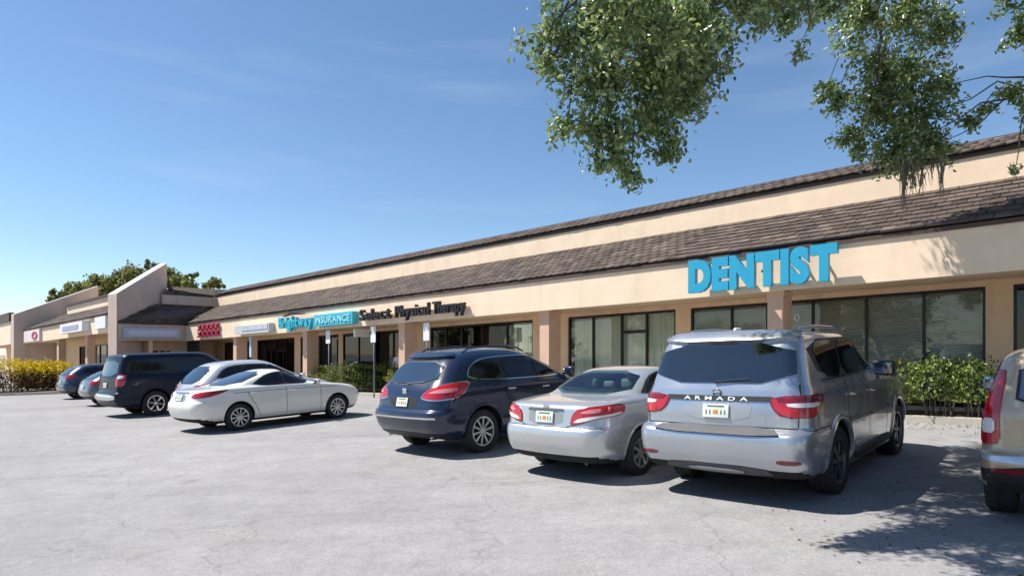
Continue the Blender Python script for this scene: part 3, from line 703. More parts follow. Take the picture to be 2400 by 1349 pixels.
def patch(name, mp, loop, off, m, root, rnd=2, sp=.07, skirt=.012):
    """panel that hugs the body: outline in the mapper's own two coordinates"""
    P = chaikin(list(loop), rnd)
    # densify boundary
    D = []
    for i in range(len(P)):
        a, b = P[i], P[(i + 1) % len(P)]; n = max(1, int(math.hypot(b[0] - a[0], b[1] - a[1]) / sp))
        D += [(a[0] + (b[0] - a[0]) * k / n, a[1] + (b[1] - a[1]) * k / n) for k in range(n)]
    x0, x1 = min(p[0] for p in D), max(p[0] for p in D); y0, y1 = min(p[1] for p in D), max(p[1] for p in D)
    inner = []
    y = y0 + sp / 2
    while y < y1:
        x = x0 + sp / 2
        while x < x1:
            ins = False; j = len(D) - 1; near = 9
            for i in range(len(D)):
                if (D[i][1] > y) != (D[j][1] > y) and x < (D[j][0] - D[i][0]) * (y - D[i][1]) / (D[j][1] - D[i][1]) + D[i][0]: ins = not ins
                near = min(near, (D[i][0] - x) ** 2 + (D[i][1] - y) ** 2); j = i
            if ins and near > (sp * .35) ** 2: inner.append((x, y))
            x += sp
        y += sp
    nb = len(D)
    vs2, _, fs, _, _, _ = delaunay_2d_cdt([Vector(p) for p in D + inner], [], [list(range(nb))], 1, 1e-6)
    e = .01; out = []; inn = []
    ref = Vector((2.3, 0, .8))
    for p in vs2:
        c = mp(p.x, p.y); a = mp(p.x + e, p.y) - mp(p.x - e, p.y); b = mp(p.x, p.y + e) - mp(p.x, p.y - e); n = a.cross(b)
        n = n.normalized() if n.length > 1e-9 else Vector((-1, 0, 0))
        if n.dot(c - ref) < 0: n = -n
        out.append(c + n * off); inn.append(c + n * (off - skirt))
    k = len(out); cnt = {}
    for f in fs:
        for i in range(len(f)):
            a, b = f[i], f[(i + 1) % len(f)]; cnt[(a, b)] = 1
    F = [tuple(f) for f in fs]
    for (a, b) in list(cnt):
        if (b, a) not in cnt: F.append((b, a, a + k, b + k))
    o = mesh_obj(name, out + inn, F, m, root)
    bm = bmesh.new(); bm.from_mesh(o.data); bmesh.ops.recalc_face_normals(bm, faces=bm.faces); bm.to_mesh(o.data); bm.free()
    for p in o.data.polygons: p.use_smooth = True
    o.data.set_sharp_from_angle(angle=R(40))
    return o
def lathe(prof, n=40):
    vs = []; fs = []; m = len(prof)
    for i in range(n):
        a = 2 * math.pi * i / n
        vs += [(r_ * math.cos(a), y, r_ * math.sin(a)) for r_, y in prof]
    for i in range(n):
        for j in range(m - 1):
            k = (i + 1) % n; fs.append((i * m + j, i * m + j + 1, k * m + j + 1, k * m + j))
    return vs, fs
WHEELS = {}
def wheel(root, x, y, r_, wd, rim_r, spokes, sg, alloy, twin=False):
    """outer face looks towards sg*y"""
    key = (r_, wd, rim_r, spokes, alloy.name, twin)
    if key not in WHEELS:
        h = wd / 2
        tv, tf = lathe([(rim_r - .01, -h * .8), (rim_r + .015, -h), (r_ - .04, -h * 1.02), (r_ - .008, -h * .84), (r_, -h * .6), (r_, -.02), (r_ - .008, -.012), (r_ - .008, .012), (r_, .02), (r_, h * .6), (r_ - .008, h * .84), (r_ - .04, h * 1.02), (rim_r + .015, h), (rim_r - .01, h * .8)])
        rv, rf_ = lathe([(rim_r, -h * .8), (rim_r * .93, -h * .3), (rim_r * .9, h * .55), (rim_r * .93, h * .9), (rim_r, h * .94), (rim_r + .012, h * .9)])
        rv, rf_ = list(rv), list(rf_)
        for k in range(spokes):
            for t in ((-.11, .11) if twin else (0,)):
                a = 2 * math.pi * k / spokes + math.pi / 2
                c, s_ = math.cos(a), math.sin(a); c2, s2_ = math.cos(a + t), math.sin(a + t); w0, w1 = rim_r * (.09 if not twin else .06), rim_r * (.12 if not twin else .05)
                if spokes >= 9: w0, w1 = rim_r * .055, rim_r * .075
                b = len(rv); r0, r1 = rim_r * .16, rim_r * .95
                for rad, ww, yy, cc, ss in ((r0, w0, h * .80, c, s_), (r1, w1, h * .74, c2, s2_)):
                    for q, y2 in ((-ww, yy), (ww, yy), (ww * .8, yy - .05), (-ww * .8, yy - .05)): rv.append((rad * cc - q * ss, y2, rad * ss + q * cc))
                rf_ += [(b, b + 1, b + 5, b + 4), (b + 1, b + 2, b + 6, b + 5), (b + 2, b + 3, b + 7, b + 6), (b + 3, b, b + 4, b + 7)]
        hv, hf = lathe([(0.001, h * .86), (rim_r * .13, h * .86), (rim_r * .2, h * .78), (rim_r * .2, h * .5)], 20)
        b = len(rv); rv += hv; rf_ += [tuple(i + b for i in f) for f in hf]
        dv, df = lathe([(0.02, h * .15), (rim_r * .72, h * .15), (rim_r * .72, h * .05), (rim_r * .88, h * .0), (rim_r * .9, -h * .6), (.02, -h * .6)], 30)
        ms = []
        for nm, vv, ff, mm in (('wheel', dv, df, WELL), ('tyre', tv, tf, RUBBER), ('rim', rv, rf_, alloy)):
            me = bpy.data.meshes.new(nm); me.from_pydata(vv, [], ff); me.materials.append(mm)
            bm = bmesh.new(); bm.from_mesh(me); bmesh.ops.recalc_face_normals(bm, faces=bm.faces); bm.to_mesh(me); bm.free()
            for p in me.polygons: p.use_smooth = True
            me.set_sharp_from_angle(angle=R(35)); ms.append(me)
        WHEELS[key] = ms
    ms = WHEELS[key]
    o = bpy.data.objects.new('wheel', ms[0]); col.objects.link(o); o.parent = root; o.location = (x, y, r_ - .012); o.rotation_euler = (0, random.uniform(0, 6), 0 if sg > 0 else math.pi)
    for nm, me in (('tyre', ms[1]), ('rim', ms[2])):
        c = bpy.data.objects.new(nm, me); col.objects.link(c); c.parent = o
def cbox(name, c, sz, m, root, rot=None, bev=.015):
    bm = bmesh.new(); bmesh.ops.create_cube(bm, size=1, matrix=Matrix.Diagonal((*sz, 1)))
    bmesh.ops.bevel(bm, geom=list(bm.edges), offset=min(bev, min(sz) * .45), segments=3, affect='EDGES', profile=.5)
    me = bpy.data.meshes.new(name); bm.to_mesh(me); bm.free(); me.materials.append(m)
    for p in me.polygons: p.use_smooth = True
    o = bpy.data.objects.new(name, me); col.objects.link(o); o.parent = root; o.location = c
    if rot: o.rotation_euler = rot
    return o
def tube_local(name, pts, r_, m, root, n=8):
    mb_ = MB().tube(pts, r_, n); o = mesh_obj(name, mb_.v, mb_.f, m, root, True); return o
def mirror_part(h, root, x, z, m, face=CGLASS2, big=1.):
    for sg in (-1, 1):
        p = h.side(sg)(x, z); c = p + Vector((.05, sg * .13 * big, .06))
        o = cbox('side_mirror', c, (.13, .23 * big, .17 * big), m, root, bev=.05)
        g = cbox('mirror_glass', (-.066, 0, 0), (.008, .19 * big, .13 * big), CGLASS, o, bev=.004)
        tube_local('mirror_arm', [p - Vector((0, sg * .02, 0)) - c, Vector((0, -sg * .04, -.04))], .022, m, o)
def plate(h, root, z, off=.015):
    p = h.rear(0, z); q = h.rear(0, z + .05); t = math.atan2(q.x - p.x, .05)
    o = cbox('license_plate', p + Vector((-off, 0, 0)), (.012, .31, .155), PLATE, root, (0, t, 0), .005)
    cbox('plate_print', (-.0075, 0, .055), (.002, .2, .02), PGREEN, o, None, .0005)
    for k in range(6):
        if k in (2, 3): continue
        cbox('plate_print', (-.0075, .11 - k * .044, -.012), (.002, .016, .052), PGREEN, o, None, .0005)
    cbox('plate_print', (-.0075, 0, -.008), (.002, .06, .05), PORANGE, o, None, .0005)
def arch_lip(h, root, wheels, arch, wd, off, m):
    for x, r_ in wheels:
        for sg in (-1, 1):
            mp = h.side(sg); vs = []; fs = []; n = 30
            for i in range(n + 1):
                a = -.16 + (math.pi + .32) * i / n
                for rad, o_ in ((arch - .004, -.03), (arch - .004, off), (arch + wd * .6, off), (arch + wd, -.004)):
                    px, pz = x + rad * math.cos(a), r_ + rad * math.sin(a); pz = max(pz, h.T[0, 0] + .02); p = mp(px, pz); vs.append((p.x, p.y + sg * o_, p.z))
            for i in range(n):
                for j in range(3): fs.append((i * 4 + j, i * 4 + j + 1, (i + 1) * 4 + j + 1, (i + 1) * 4 + j))
            mesh_obj('wheel_arch_lip', vs, fs, m, root, True)
def seam(h, root, pts, sg, wd=.012, off=.0015, mp=None, nm='panel_seam', m=SEAM):
    mp = mp or h.side(sg); vs = []; fs = []; P = []
    for (a, b) in zip(pts[:-1], pts[1:]):
        n = max(1, int(math.hypot(b[0] - a[0], b[1] - a[1]) / .06)); P += [(a[0] + (b[0] - a[0]) * k / n, a[1] + (b[1] - a[1]) * k / n) for k in range(n)]
    P.append(pts[-1])
    for i, p in enumerate(P):
        a, b = P[max(0, i - 1)], P[min(len(P) - 1, i + 1)]; t = Vector((b[0] - a[0], b[1] - a[1])).normalized(); nx, ny = -t.y * wd / 2, t.x * wd / 2
        for s_ in (-1, 1):
            c = mp(p[0] + nx * s_, p[1] + ny * s_); d = Vector((c.x - 2.4, c.y, 0)); d = Vector((0, math.copysign(1, c.y), 0)) if abs(c.y) > .6 and c.x > .35 else Vector((-1, 0, 0))
            vs.append(c + d * off)
    for i in range(len(P) - 1): fs.append((2 * i, 2 * i + 1, 2 * i + 3, 2 * i + 2))
    return mesh_obj(nm, vs, fs, m, root)
def place_car(name, x, y, heading, label, group=None, lift=0.):
    """rear centre on the ground at x,y, nose pointing heading degrees right of straight ahead"""
    t = R(heading); f = Vector((math.sin(t), math.cos(t), 0)); l = Vector((-f.y, f.x, 0))
    f.z = .033 * f.x + .011 * f.y; l.z = .033 * l.x + .011 * l.y
    f.normalize(); up = f.cross(l).normalized(); l = up.cross(f)
    return empty(name, Vector((x, y, G(x, y) + lift)), label, 'car', group, Matrix((f, l, up)).transposed())
def handles(h, root, spots, m):
    for sg in (-1, 1):
        for x, z in spots:
            p = h.side(sg)(x, z); o = cbox('door_handle', p + Vector((0, sg * .022, 0)), (.20, .03, .032), m, root, bev=.012)
def strokes(root, h, text, y_left, y_right, z, cap, m, off=.012):
    """raised letters on the tail panel, read from behind"""
    def pl(x, y, zz):
        p = h.rear(y_left - x, z + y); return root_matrix(root) @ Vector((p.x - off - zz, p.y, p.z))
    lettering(root, text, y_left, y_right, z, cap, 0, .006, m, offset=.01, gap=.45, place=pl, name='badge_letter')

CARS = 'cars parked nose-in along the shops'

# --- silver full-size SUV
def silver_suv():
    r = place_car('silver_suv', 2.244, 7.19, 42.0, 'large silver SUV with dark wheels parked below the DENTIST sign', CARS)
    M = paint('silver_paint', (.46, .49, .54), .75, .26)
    h = Hull([(.26, .50, 4.9, .84), (.33, .22, 5.1, .95), (.42, .10, 5.2, .985), (.55, .04, 5.27, 1.0), (.70, .02, 5.31, 1.005), (.79, .04, 5.31, 1.005), (.83, .09, 5.3, 1.0), (.86, .17, 5.29, .995), (1.0, .18, 5.26, .99), (1.12, .20, 5.15, .985), (1.20, .22, 4.5, .975),
              (1.25, .23, 3.85, .96), (1.31, .25, 3.70, .94), (1.5, .32, 3.38, .895), (1.70, .39, 3.04, .85), (1.80, .44, 2.86, .815), (1.86, .51, 2.68, .765), (1.90, .72, 2.42, .64), (1.925, 1.2, 2.0, .28)], rr=.20, rx=.24, bow=.05)
    ws = [(1.29, .40), (4.365, .40)]; h.body('body', M, r, ws, .47, .86, cavity=([(-.80, 1.385), (.80, 1.385), (.74, 1.75), (-.74, 1.75)], .0, 2.7))
    for x, q in ws:
        for sg in (-1, 1): wheel(r, x, sg * .86, .40, .285, .265, 6, sg, DALLOY, True)
    arch_lip(h, r, ws, .47, .07, .018, M)
    patch('rear_window', h.rear, [(-.85, 1.345), (.85, 1.345), (.78, 1.785), (-.78, 1.785)], .014, TGLASS, r, 1, .05)
    for y in (-.46, 0, .46): cbox('headrest', (1.0, y, 1.47), (.10, .26, .19), DCLOTH, r, bev=.045)
    sp = patch('spoiler', h.rear, [(-.80, 1.795), (.80, 1.795), (.74, 1.885), (-.74, 1.885)], .055, M, r, 1, .06, .075)
    cbox('brake_lamp', h.rear(0, 1.82) + Vector((-.06, 0, 0)), (.012, .34, .018), LAMPD, sp, bev=.004)
    for sg in (-1, 1):
        sd_ = h.side(sg); wr = h.wrap(sg)
        patch('window_surround', sd_, [(.88, 1.345), (.60, 1.81), (2.80, 1.83), (3.10, 1.75), (3.66, 1.345)], .005, PLASTIC, r, 1, .05)
        patch('side_window', sd_, [(.98, 1.37), (.76, 1.77), (1.62, 1.80), (1.62, 1.37)], .013, CGLASS2, r, 1, .05)
        patch('side_window', sd_, [(1.68, 1.37), (1.68, 1.80), (2.52, 1.80), (2.52, 1.37)], .013, CGLASS2, r, 1, .05)
        patch('side_window', sd_, [(2.60, 1.37), (2.60, 1.80), (2.80, 1.80), (3.06, 1.72), (3.54, 1.37)], .013, CGLASS2, r, 1, .05)
        seam(h, r, [(.86, 1.352), (2.0, 1.358), (3.62, 1.345)], sg, .022, .012, nm='chrome_strip', m=CHROME)
        patch('taillight_bezel', wr, [(.575, 1.212), (.62, 1.07), (.73, .977), (1.16, .977), (1.385, 1.11), (1.40, 1.222)], .007, LAMPD, r, 1, .05, .02)
        tl = patch('taillight', wr, [(.60, 1.20), (.64, 1.08), (.74, .99), (1.14, .99), (1.36, 1.12), (1.38, 1.21)], .014, LAMP, r, 1, .05, .02)
        patch('taillight_band', wr, [(.66, 1.19), (1.34, 1.19), (1.30, 1.15), (.68, 1.15)], .02, LAMPD, tl, 0, .05)
        patch('taillight_lens', wr, [(.76, 1.135), (1.22, 1.135), (1.19, 1.09), (.80, 1.09)], .02, LAMPW, tl, 1, .05)
        patch('reflector', h.rear, [(sg * .70, .50), (sg * .93, .50), (sg * .93, .545), (sg * .70, .545)], .010, LAMPD, r, 1, .05)
        seam(h, r, [(1.65, 1.34), (1.65, .92), (1.78, .62), (1.95, .45)], sg); seam(h, r, [(2.56, 1.34), (2.56, .45)], sg); seam(h, r, [(3.62, 1.2), (3.62, .9), (3.5, .45)], sg)
        seam(h, r, [(.30, .84), (.86, .84), (.95, .76)], sg)
        patch('running_board', sd_, [(1.85, .345), (3.80, .345), (3.80, .43), (1.85, .43)], .04, PLASTIC, r, 1, .08, .05)
        patch('sill_trim', sd_, [(1.80, .295), (3.84, .295), (3.84, .325), (1.80, .325)], .045, M, r, 0, .08, .05)
        tube_local('roof_rail', [(.95, sg * .69, 1.86), (1.05, sg * .68, 1.945), (1.6, sg * .67, 1.965), (2.3, sg * .66, 1.95), (2.6, sg * .65, 1.86)], .022, ALLOY, r)
    patch('tail_trim', h.rear, [(-.62, 1.145), (.62, 1.145), (.62, 1.20), (-.62, 1.20)], .012, PLASTIC, r, 0)
    patch('step_pad', h.rear, [(-.76, .785), (.76, .785), (.64, .855), (-.64, .855)], .022, GREYPL, r, 1, .04)
    patch('bumper_trim', h.rear, [(-.66, .34), (.66, .34), (.56, .44), (-.56, .44)], .012, GREYPL, r, 1)
    patch('skid_plate', h.rear, [(-.30, .35), (.30, .35), (.34, .41), (-.34, .41)], .022, ALLOY, r, 1)
    patch('plate_recess', h.rear, [(-.36, .93), (.36, .93), (.42, 1.13), (-.42, 1.13)], .004, mat('silver_shade', (.40, .42, .45), .35, metal=.5, coat=1), r, 1)
    for q in (-1, 1): seam(h, r, [(q * .87, 1.33), (q * .90, 1.2), (q * .885, .87)], 1, .008, .004, mp=h.rear)
    seam(h, r, [(-.88, .868), (.88, .868)], 1, .012, .01, mp=h.rear)
    plate(h, r, 1.03)
    strokes(r, h, 'ARMADA', .40, -.36, 1.153, .038, SIGNW, .016)
    e = cbox('emblem', h.rear(0, 1.235) + Vector((-.012, 0, .0)), (.012, .10, .016), DALLOY, r, bev=.004)
    rg = MB().tube([(math.cos(a) * 0, math.cos(a) * .048, math.sin(a) * .042) for a in [2 * math.pi * i / 20 for i in range(21)]], .006, 6); o = mesh_obj('emblem_ring', rg.v, rg.f, DALLOY, e, True)
    tube_local('rear_wiper', [h.rear(.04, 1.355) + Vector((-.03, 0, 0)), h.rear(-.36, 1.39) + Vector((-.025, 0, 0))], .010, GREYPL, r)
    cbox('antenna', (.85, 0, 1.94), (.16, .045, .07), WHITE, r, bev=.022)
    mirror_part(h, r, 3.50, 1.30, PLASTIC, big=1.25); handles(h, r, [(1.78, 1.13), (2.72, 1.11)], CHROME)
    tube_local('exhaust_tip', [(.62, -.5, .25), (.95, -.5, .25)], .035, DALLOY, r, 12)
silver_suv()

def sedan(name, pos, hd, label, M, keys, rearw, sidew, lamp, tyre, wheels, track, spokes, alloy, rim, belt, lampw=None, twin=False, chromeline=False, cav=None, gl=CGLASS):
    r = place_car(name, pos[0], pos[1], hd, label, CARS)
    h = Hull(keys, rr=.34, rx=.36, bow=.10, bulge=.03)
    ws = [(x, tyre) for x in wheels]; h.body('body', M, r, ws, tyre + .055, track, cavity=cav)
    for x, q in ws:
        for sg in (-1, 1): wheel(r, x, sg * track, tyre, .215, rim, spokes, sg, alloy, twin)
    arch_lip(h, r, ws, tyre + .055, .035, .008, M)
    b0, b1, zt, t0, t1 = rearw
    if not cav: patch('rear_window_surround', h.rear, [(-b0 - .02, b1 - .01), (b0 + .02, b1 - .01), (t0 + .02, zt + .015), (-t0 - .02, zt + .015)], .004, PLASTIC, r, 1, .05)
    patch('rear_window', h.rear, [(-b0, b1), (b0, b1), (t0, zt), (-t0, zt)], .013, gl, r, 1, .05)
    for sg in (-1, 1):
        sd_ = h.side(sg)
        for k, lp in enumerate(sidew):
            patch('window_surround' if k == 0 else 'side_window', sd_, lp, .004 if k == 0 else .013, PLASTIC if k == 0 else CGLASS2, r, 1 if k == 0 else 2, .05)
        ca = sum(q[0] for q in lamp) / len(lamp); cz = sum(q[1] for q in lamp) / len(lamp)
        patch('taillight_bezel', h.wrap(sg), [(ca + (a - ca) * 1.045, cz + (z - cz) * 1.14) for a, z in lamp], .005, LAMPD, r, 1, .04, .02)
        tl = patch('taillight', h.wrap(sg), lamp, .014, LAMP, r, 1, .04, .02)
        for lp, mm in (lampw or []): patch('taillight_lens', h.wrap(sg), lp, .018, mm, tl, 1, .04, .012)
        for pts in belt: seam(h, r, pts, sg)
        if chromeline:
            lp = sidew[0]; seam(h, r, chaikin(lp, 1) + [chaikin(lp, 1)[0]], sg, .018, .010, nm='chrome_strip', m=CHROME)
    plate(h, r, .86)
    patch('number_plate_recess', h.rear, [(-.30, .76), (.30, .76), (.30, .95), (-.30, .95)], .003, mat(name + '_shade', (.30, .31, .33), .4, metal=.3, coat=.5), r, 1)
    return r, h

# --- silver sedan
M = paint('silver_sedan_paint', (.56, .57, .58), .65, .28)
r, h = sedan('silver_sedan', (.43, 8.74), 44.0, 'silver sedan between the navy SUV and the large silver SUV', M,
    [(.20, .5, 4.45, .74), (.26, .20, 4.66, .84), (.36, .07, 4.75, .885), (.5, .01, 4.8, .905), (.62, .0, 4.81, .912), (.70, .02, 4.79, .912), (.74, .055, 4.76, .908), (.85, .075, 4.62, .90), (.95, .09, 4.35, .89), (1.01, .12, 4.0, .875), (1.045, .24, 3.75, .855), (1.075, .58, 3.45, .82), (1.10, .86, 3.32, .79), (1.18, 1.06, 3.14, .755), (1.28, 1.28, 2.9, .705), (1.37, 1.50, 2.62, .645), (1.43, 1.74, 2.42, .56), (1.455, 1.95, 2.3, .42), (1.467, 2.1, 2.2, .2)],
    (.70, 1.11, 1.405, .55, 0), [[(1.18, 1.07), (1.62, 1.33), (1.95, 1.40), (2.45, 1.40), (3.25, 1.06)], [(1.30, 1.085), (1.66, 1.32), (1.92, 1.38), (2.10, 1.385), (2.10, 1.08)], [(2.17, 1.08), (2.17, 1.385), (2.44, 1.385), (3.12, 1.075)]],
    [(.44, .77), (.46, .90), (.56, .985), (1.05, 1.02), (1.28, .99), (1.26, .89), (.80, .86), (.60, .80)], .325, [1.06, 3.836], .80, 7, ALLOY, .205,
    [[(1.22, 1.04), (1.22, .85), (1.40, .62), (1.55, .30)], [(2.13, 1.04), (2.13, .28)], [(3.30, 1.0), (3.30, .28)]],
    [([(.47, .80), (.56, .86), (.85, .90), (1.22, .93), (1.2, .90), (.82, .865), (.60, .81)], LAMPW), ([(.56, .92), (.66, .965), (.86, .985), (.84, .93)], LAMPP)], cav=([(-.655, 1.135), (.655, 1.135), (.52, 1.385), (-.52, 1.385)], .4, 2.75), gl=AGLASS)
for y in (-.36, .36): cbox('headrest', (1.62, y, 1.22), (.11, .27, .17), CLOTH, r, bev=.05)
cbox('headrest', (1.62, 0, 1.20), (.10, .20, .12), CLOTH, r, bev=.04)
for y in (-.38, .38): cbox('headrest', (2.45, y, 1.27), (.12, .26, .18), CLOTH, r, bev=.05)
patch('trunk_strip', h.rear, [(-.32, .945), (.32, .945), (.30, .975), (-.30, .975)], .014, GREYPL, r, 0, .05)
cbox('emblem', h.rear(0, 1.005) + Vector((-.012, 0, 0)), (.012, .10, .06), CHROME, r, bev=.005)
seam(h, r, [(-.62, 1.03), (-.60, .80), (-.34, .735), (.34, .735), (.60, .80), (.62, 1.03)], 1, .009, .003, mp=h.rear)
seam(h, r, [(-.90, .735), (-.34, .735)], 1, .006, .003, mp=h.rear); seam(h, r, [(.90, .735), (.34, .735)], 1, .006, .003, mp=h.rear)
mirror_part(h, r, 3.12, 1.02, M, big=.85); handles(h, r, [(1.36, .90), (2.30, .89)], M)
tube_local('exhaust_tip', [(.42, -.42, .20), (.8, -.42, .20)], .03, DALLOY, r, 12)
patch('lower_bumper', h.rear, [(-.70, .225), (.70, .225), (.66, .27), (-.66, .27)], .004, GREYPL, r, 0)

# --- cream-white sedan
M = paint('pearl_white_paint', (.74, .72, .67), .08, .3)
r, h = sedan('white_sedan', (-8.05, 15.40), 41.0, 'pearl white sedan seen side-on with bright spoked wheels, in front of the clipped hedge', M,
    [(.20, .5, 4.5, .74), (.26, .22, 4.7, .84), (.36, .08, 4.79, .885), (.5, .02, 4.84, .905), (.62, .0, 4.855, .912), (.72, .02, 4.84, .912), (.77, .06, 4.8, .908), (.86, .09, 4.68, .90), (.94, .12, 4.4, .89), (.99, .17, 4.0, .875), (1.03, .36, 3.72, .855), (1.06, .72, 3.48, .82), (1.09, .92, 3.34, .79), (1.17, 1.16, 3.12, .75), (1.27, 1.45, 2.86, .70), (1.36, 1.76, 2.58, .64), (1.42, 2.02, 2.42, .55), (1.44, 2.15, 2.36, .42), (1.45, 2.2, 2.34, .2)],
    (.70, 1.10, 1.38, .55, 0), [[(1.42, 1.05), (1.80, 1.28), (2.12, 1.375), (2.5, 1.385), (3.32, 1.04)], [(1.52, 1.065), (1.84, 1.27), (2.10, 1.355), (2.32, 1.365), (2.32, 1.06)], [(2.40, 1.06), (2.40, 1.37), (2.52, 1.368), (3.18, 1.055)]],
    [(.56, .86), (.60, .94), (.80, .985), (1.36, 1.01), (1.26, .93), (.95, .86)], .335, [1.12, 3.895], .80, 10, ALLOY, .225,
    [[(1.32, 1.02), (1.36, .85), (1.52, .60), (1.66, .30)], [(2.36, 1.02), (2.36, .28)], [(3.36, .98), (3.36, .28)], [(.98, .92), (2.4, .93), (3.9, .90)]], [([(.95, .965), (1.30, .99), (1.24, .95), (.98, .93)], LAMPD)])
mirror_part(h, r, 3.16, 1.0, M, big=.85); handles(h, r, [(1.50, .90), (2.52, .89)], M)
patch('trunk_strip', h.rear, [(-.40, .955), (.40, .955), (.38, .98), (-.38, .98)], .014, CHROME, r, 0, .05)

def wagon(name, pos, hd, label, M, keys, rearw, sides, lamp, lens, tyre, wheels, track, spokes, alloy, rim, doors, gl=CGLASS, trim=PLASTIC, twin=False, pz=.95, rr=.30, chrome=False, hatch=None, lift=0.):
    r = place_car(name, pos[0], pos[1], hd, label, CARS, lift)
    h = Hull(keys, rr=rr, rx=rr * 1.15, bow=.08)
    ws = [(x, tyre) for x in wheels]; h.body('body', M, r, ws, tyre + .06, track)
    for x, q in ws:
        for sg in (-1, 1): wheel(r, x, sg * track, tyre, .25, rim, spokes, sg, alloy, twin)
    arch_lip(h, r, ws, tyre + .06, .045, .012, M)
    patch('rear_window_surround', h.rear, [(y + math.copysign(.03, y), z + (.02 if z > 1.4 else -.02)) for y, z in rearw], .004, PLASTIC, r, 1, .05)
    patch('rear_window', h.rear, rearw, .014, gl, r, 1, .05)
    for sg in (-1, 1):
        sd_ = h.side(sg)
        patch('window_surround', sd_, sides[0], .004, PLASTIC, r, 1, .05)
        for lp in sides[1:]: patch('side_window', sd_, lp, .013, CGLASS2, r, 1, .05)
        if chrome:
            q = chaikin(sides[0], 2); seam(h, r, q + [q[0]], sg, .02, .012, nm='chrome_strip', m=CHROME)
        if chrome: patch('taillight_rim', h.wrap(sg), [(1.0 + (a - 1.0) * 1.05, 1.1 + (z - 1.1) * 1.14) for a, z in lamp], .008, CHROME, r, 2, .05)
        tl = patch('taillight', h.wrap(sg), lamp, .016, LAMP, r, 2 if chrome else 1, .05, .02)
        for lp, mm in lens: patch('taillight_lens', h.wrap(sg), lp, .022, mm, tl, 1, .05)
        for p in doors: seam(h, r, p, sg)
    patch('lower_bumper', h.rear, [(-.80, h.T[0, 0] + .05), (.80, h.T[0, 0] + .05), (.76, h.T[0, 0] + .17), (-.76, h.T[0, 0] + .17)], .008, trim, r, 1)
    plate(h, r, pz)
    return r, h
# --- navy SUV
M = paint('navy_paint', (.005, .013, .042), .1, .25, .8)
r, h = wagon('navy_suv', (-1.95, 11.10), 44.0, 'dark navy SUV with chrome-rimmed windows and bright ten-spoke wheels', M,
    [(.25, .55, 4.75, .82), (.33, .22, 4.95, .94), (.45, .08, 5.06, .985), (.58, .02, 5.11, 1.0), (.70, .0, 5.13, 1.005), (.77, .02, 5.12, 1.003), (.82, .08, 5.1, 1.0), (.95, .11, 5.0, .992), (1.05, .14, 4.8, .985), (1.12, .17, 4.3, .975), (1.18, .21, 3.9, .955), (1.26, .28, 3.72, .925), (1.42, .40, 3.36, .865), (1.58, .54, 3.02, .80), (1.69, .68, 2.76, .735), (1.76, .84, 2.55, .65), (1.805, 1.1, 2.3, .50), (1.83, 1.4, 2.05, .25)],
    [(-.66, 1.24), (.66, 1.24), (.62, 1.60), (-.62, 1.60)],
    [[(.78, 1.26), (.92, 1.52), (1.3, 1.66), (2.6, 1.68), (3.0, 1.57), (3.66, 1.24)], [(.88, 1.28), (1.0, 1.52), (1.32, 1.63), (1.62, 1.64), (1.62, 1.28)], [(1.72, 1.28), (1.72, 1.645), (2.50, 1.65), (2.50, 1.27)], [(2.58, 1.27), (2.58, 1.65), (2.98, 1.545), (3.52, 1.26)]],
    [(.46, 1.0), (.56, 1.12), (.80, 1.22), (1.20, 1.26), (1.36, 1.20), (1.26, 1.02), (.85, .97)], [([(.6, 1.08), (.85, 1.15), (1.15, 1.16), (1.12, 1.10), (.85, 1.08)], LAMPP)],
    .385, [1.1, 4.12], .86, 10, ALLOY, .255, [[(1.68, 1.22), (1.68, .95), (1.85, .6), (1.9, .36)], [(2.54, 1.22), (2.54, .36)], [(3.62, 1.15), (3.62, .36)]], chrome=True, pz=.93, rr=.36)
patch('bumper_strip', h.rear, [(-.86, .665), (.86, .665), (.86, .695), (-.86, .695)], .010, CHROME, r, 0)
patch('tail_panel', h.rear, [(-.36, .84), (.36, .84), (.40, 1.03), (-.40, 1.03)], .003, PLASTIC, r, 1)
cbox('emblem', h.rear(0, 1.12) + Vector((-.015, 0, 0)), (.02, .11, .10), CHROME, r, bev=.045)
tube_local('rear_wiper', [h.rear(.02, 1.25) + Vector((-.03, 0, 0)), h.rear(-.42, 1.285) + Vector((-.03, 0, 0))], .011, CHROME, r)
patch('spoiler', h.rear, [(-.64, 1.655), (.64, 1.655), (.56, 1.735), (-.56, 1.735)], .05, M, r, 1, .06, .07)
for sg in (-1, 1):
    tube_local('exhaust_tip', [(.24, sg * .60, .335), (.6, sg * .60, .335)], .045, CHROME, r, 12)
    tube_local('roof_rail', [(1.0, sg * .60, 1.76), (1.15, sg * .60, 1.83), (1.9, sg * .59, 1.86), (2.4, sg * .58, 1.82), (2.6, sg * .57, 1.74)], .018, M, r)
mirror_part(h, r, 3.48, 1.25, M); handles(h, r, [(1.80, 1.08), (2.74, 1.06)], CHROME)
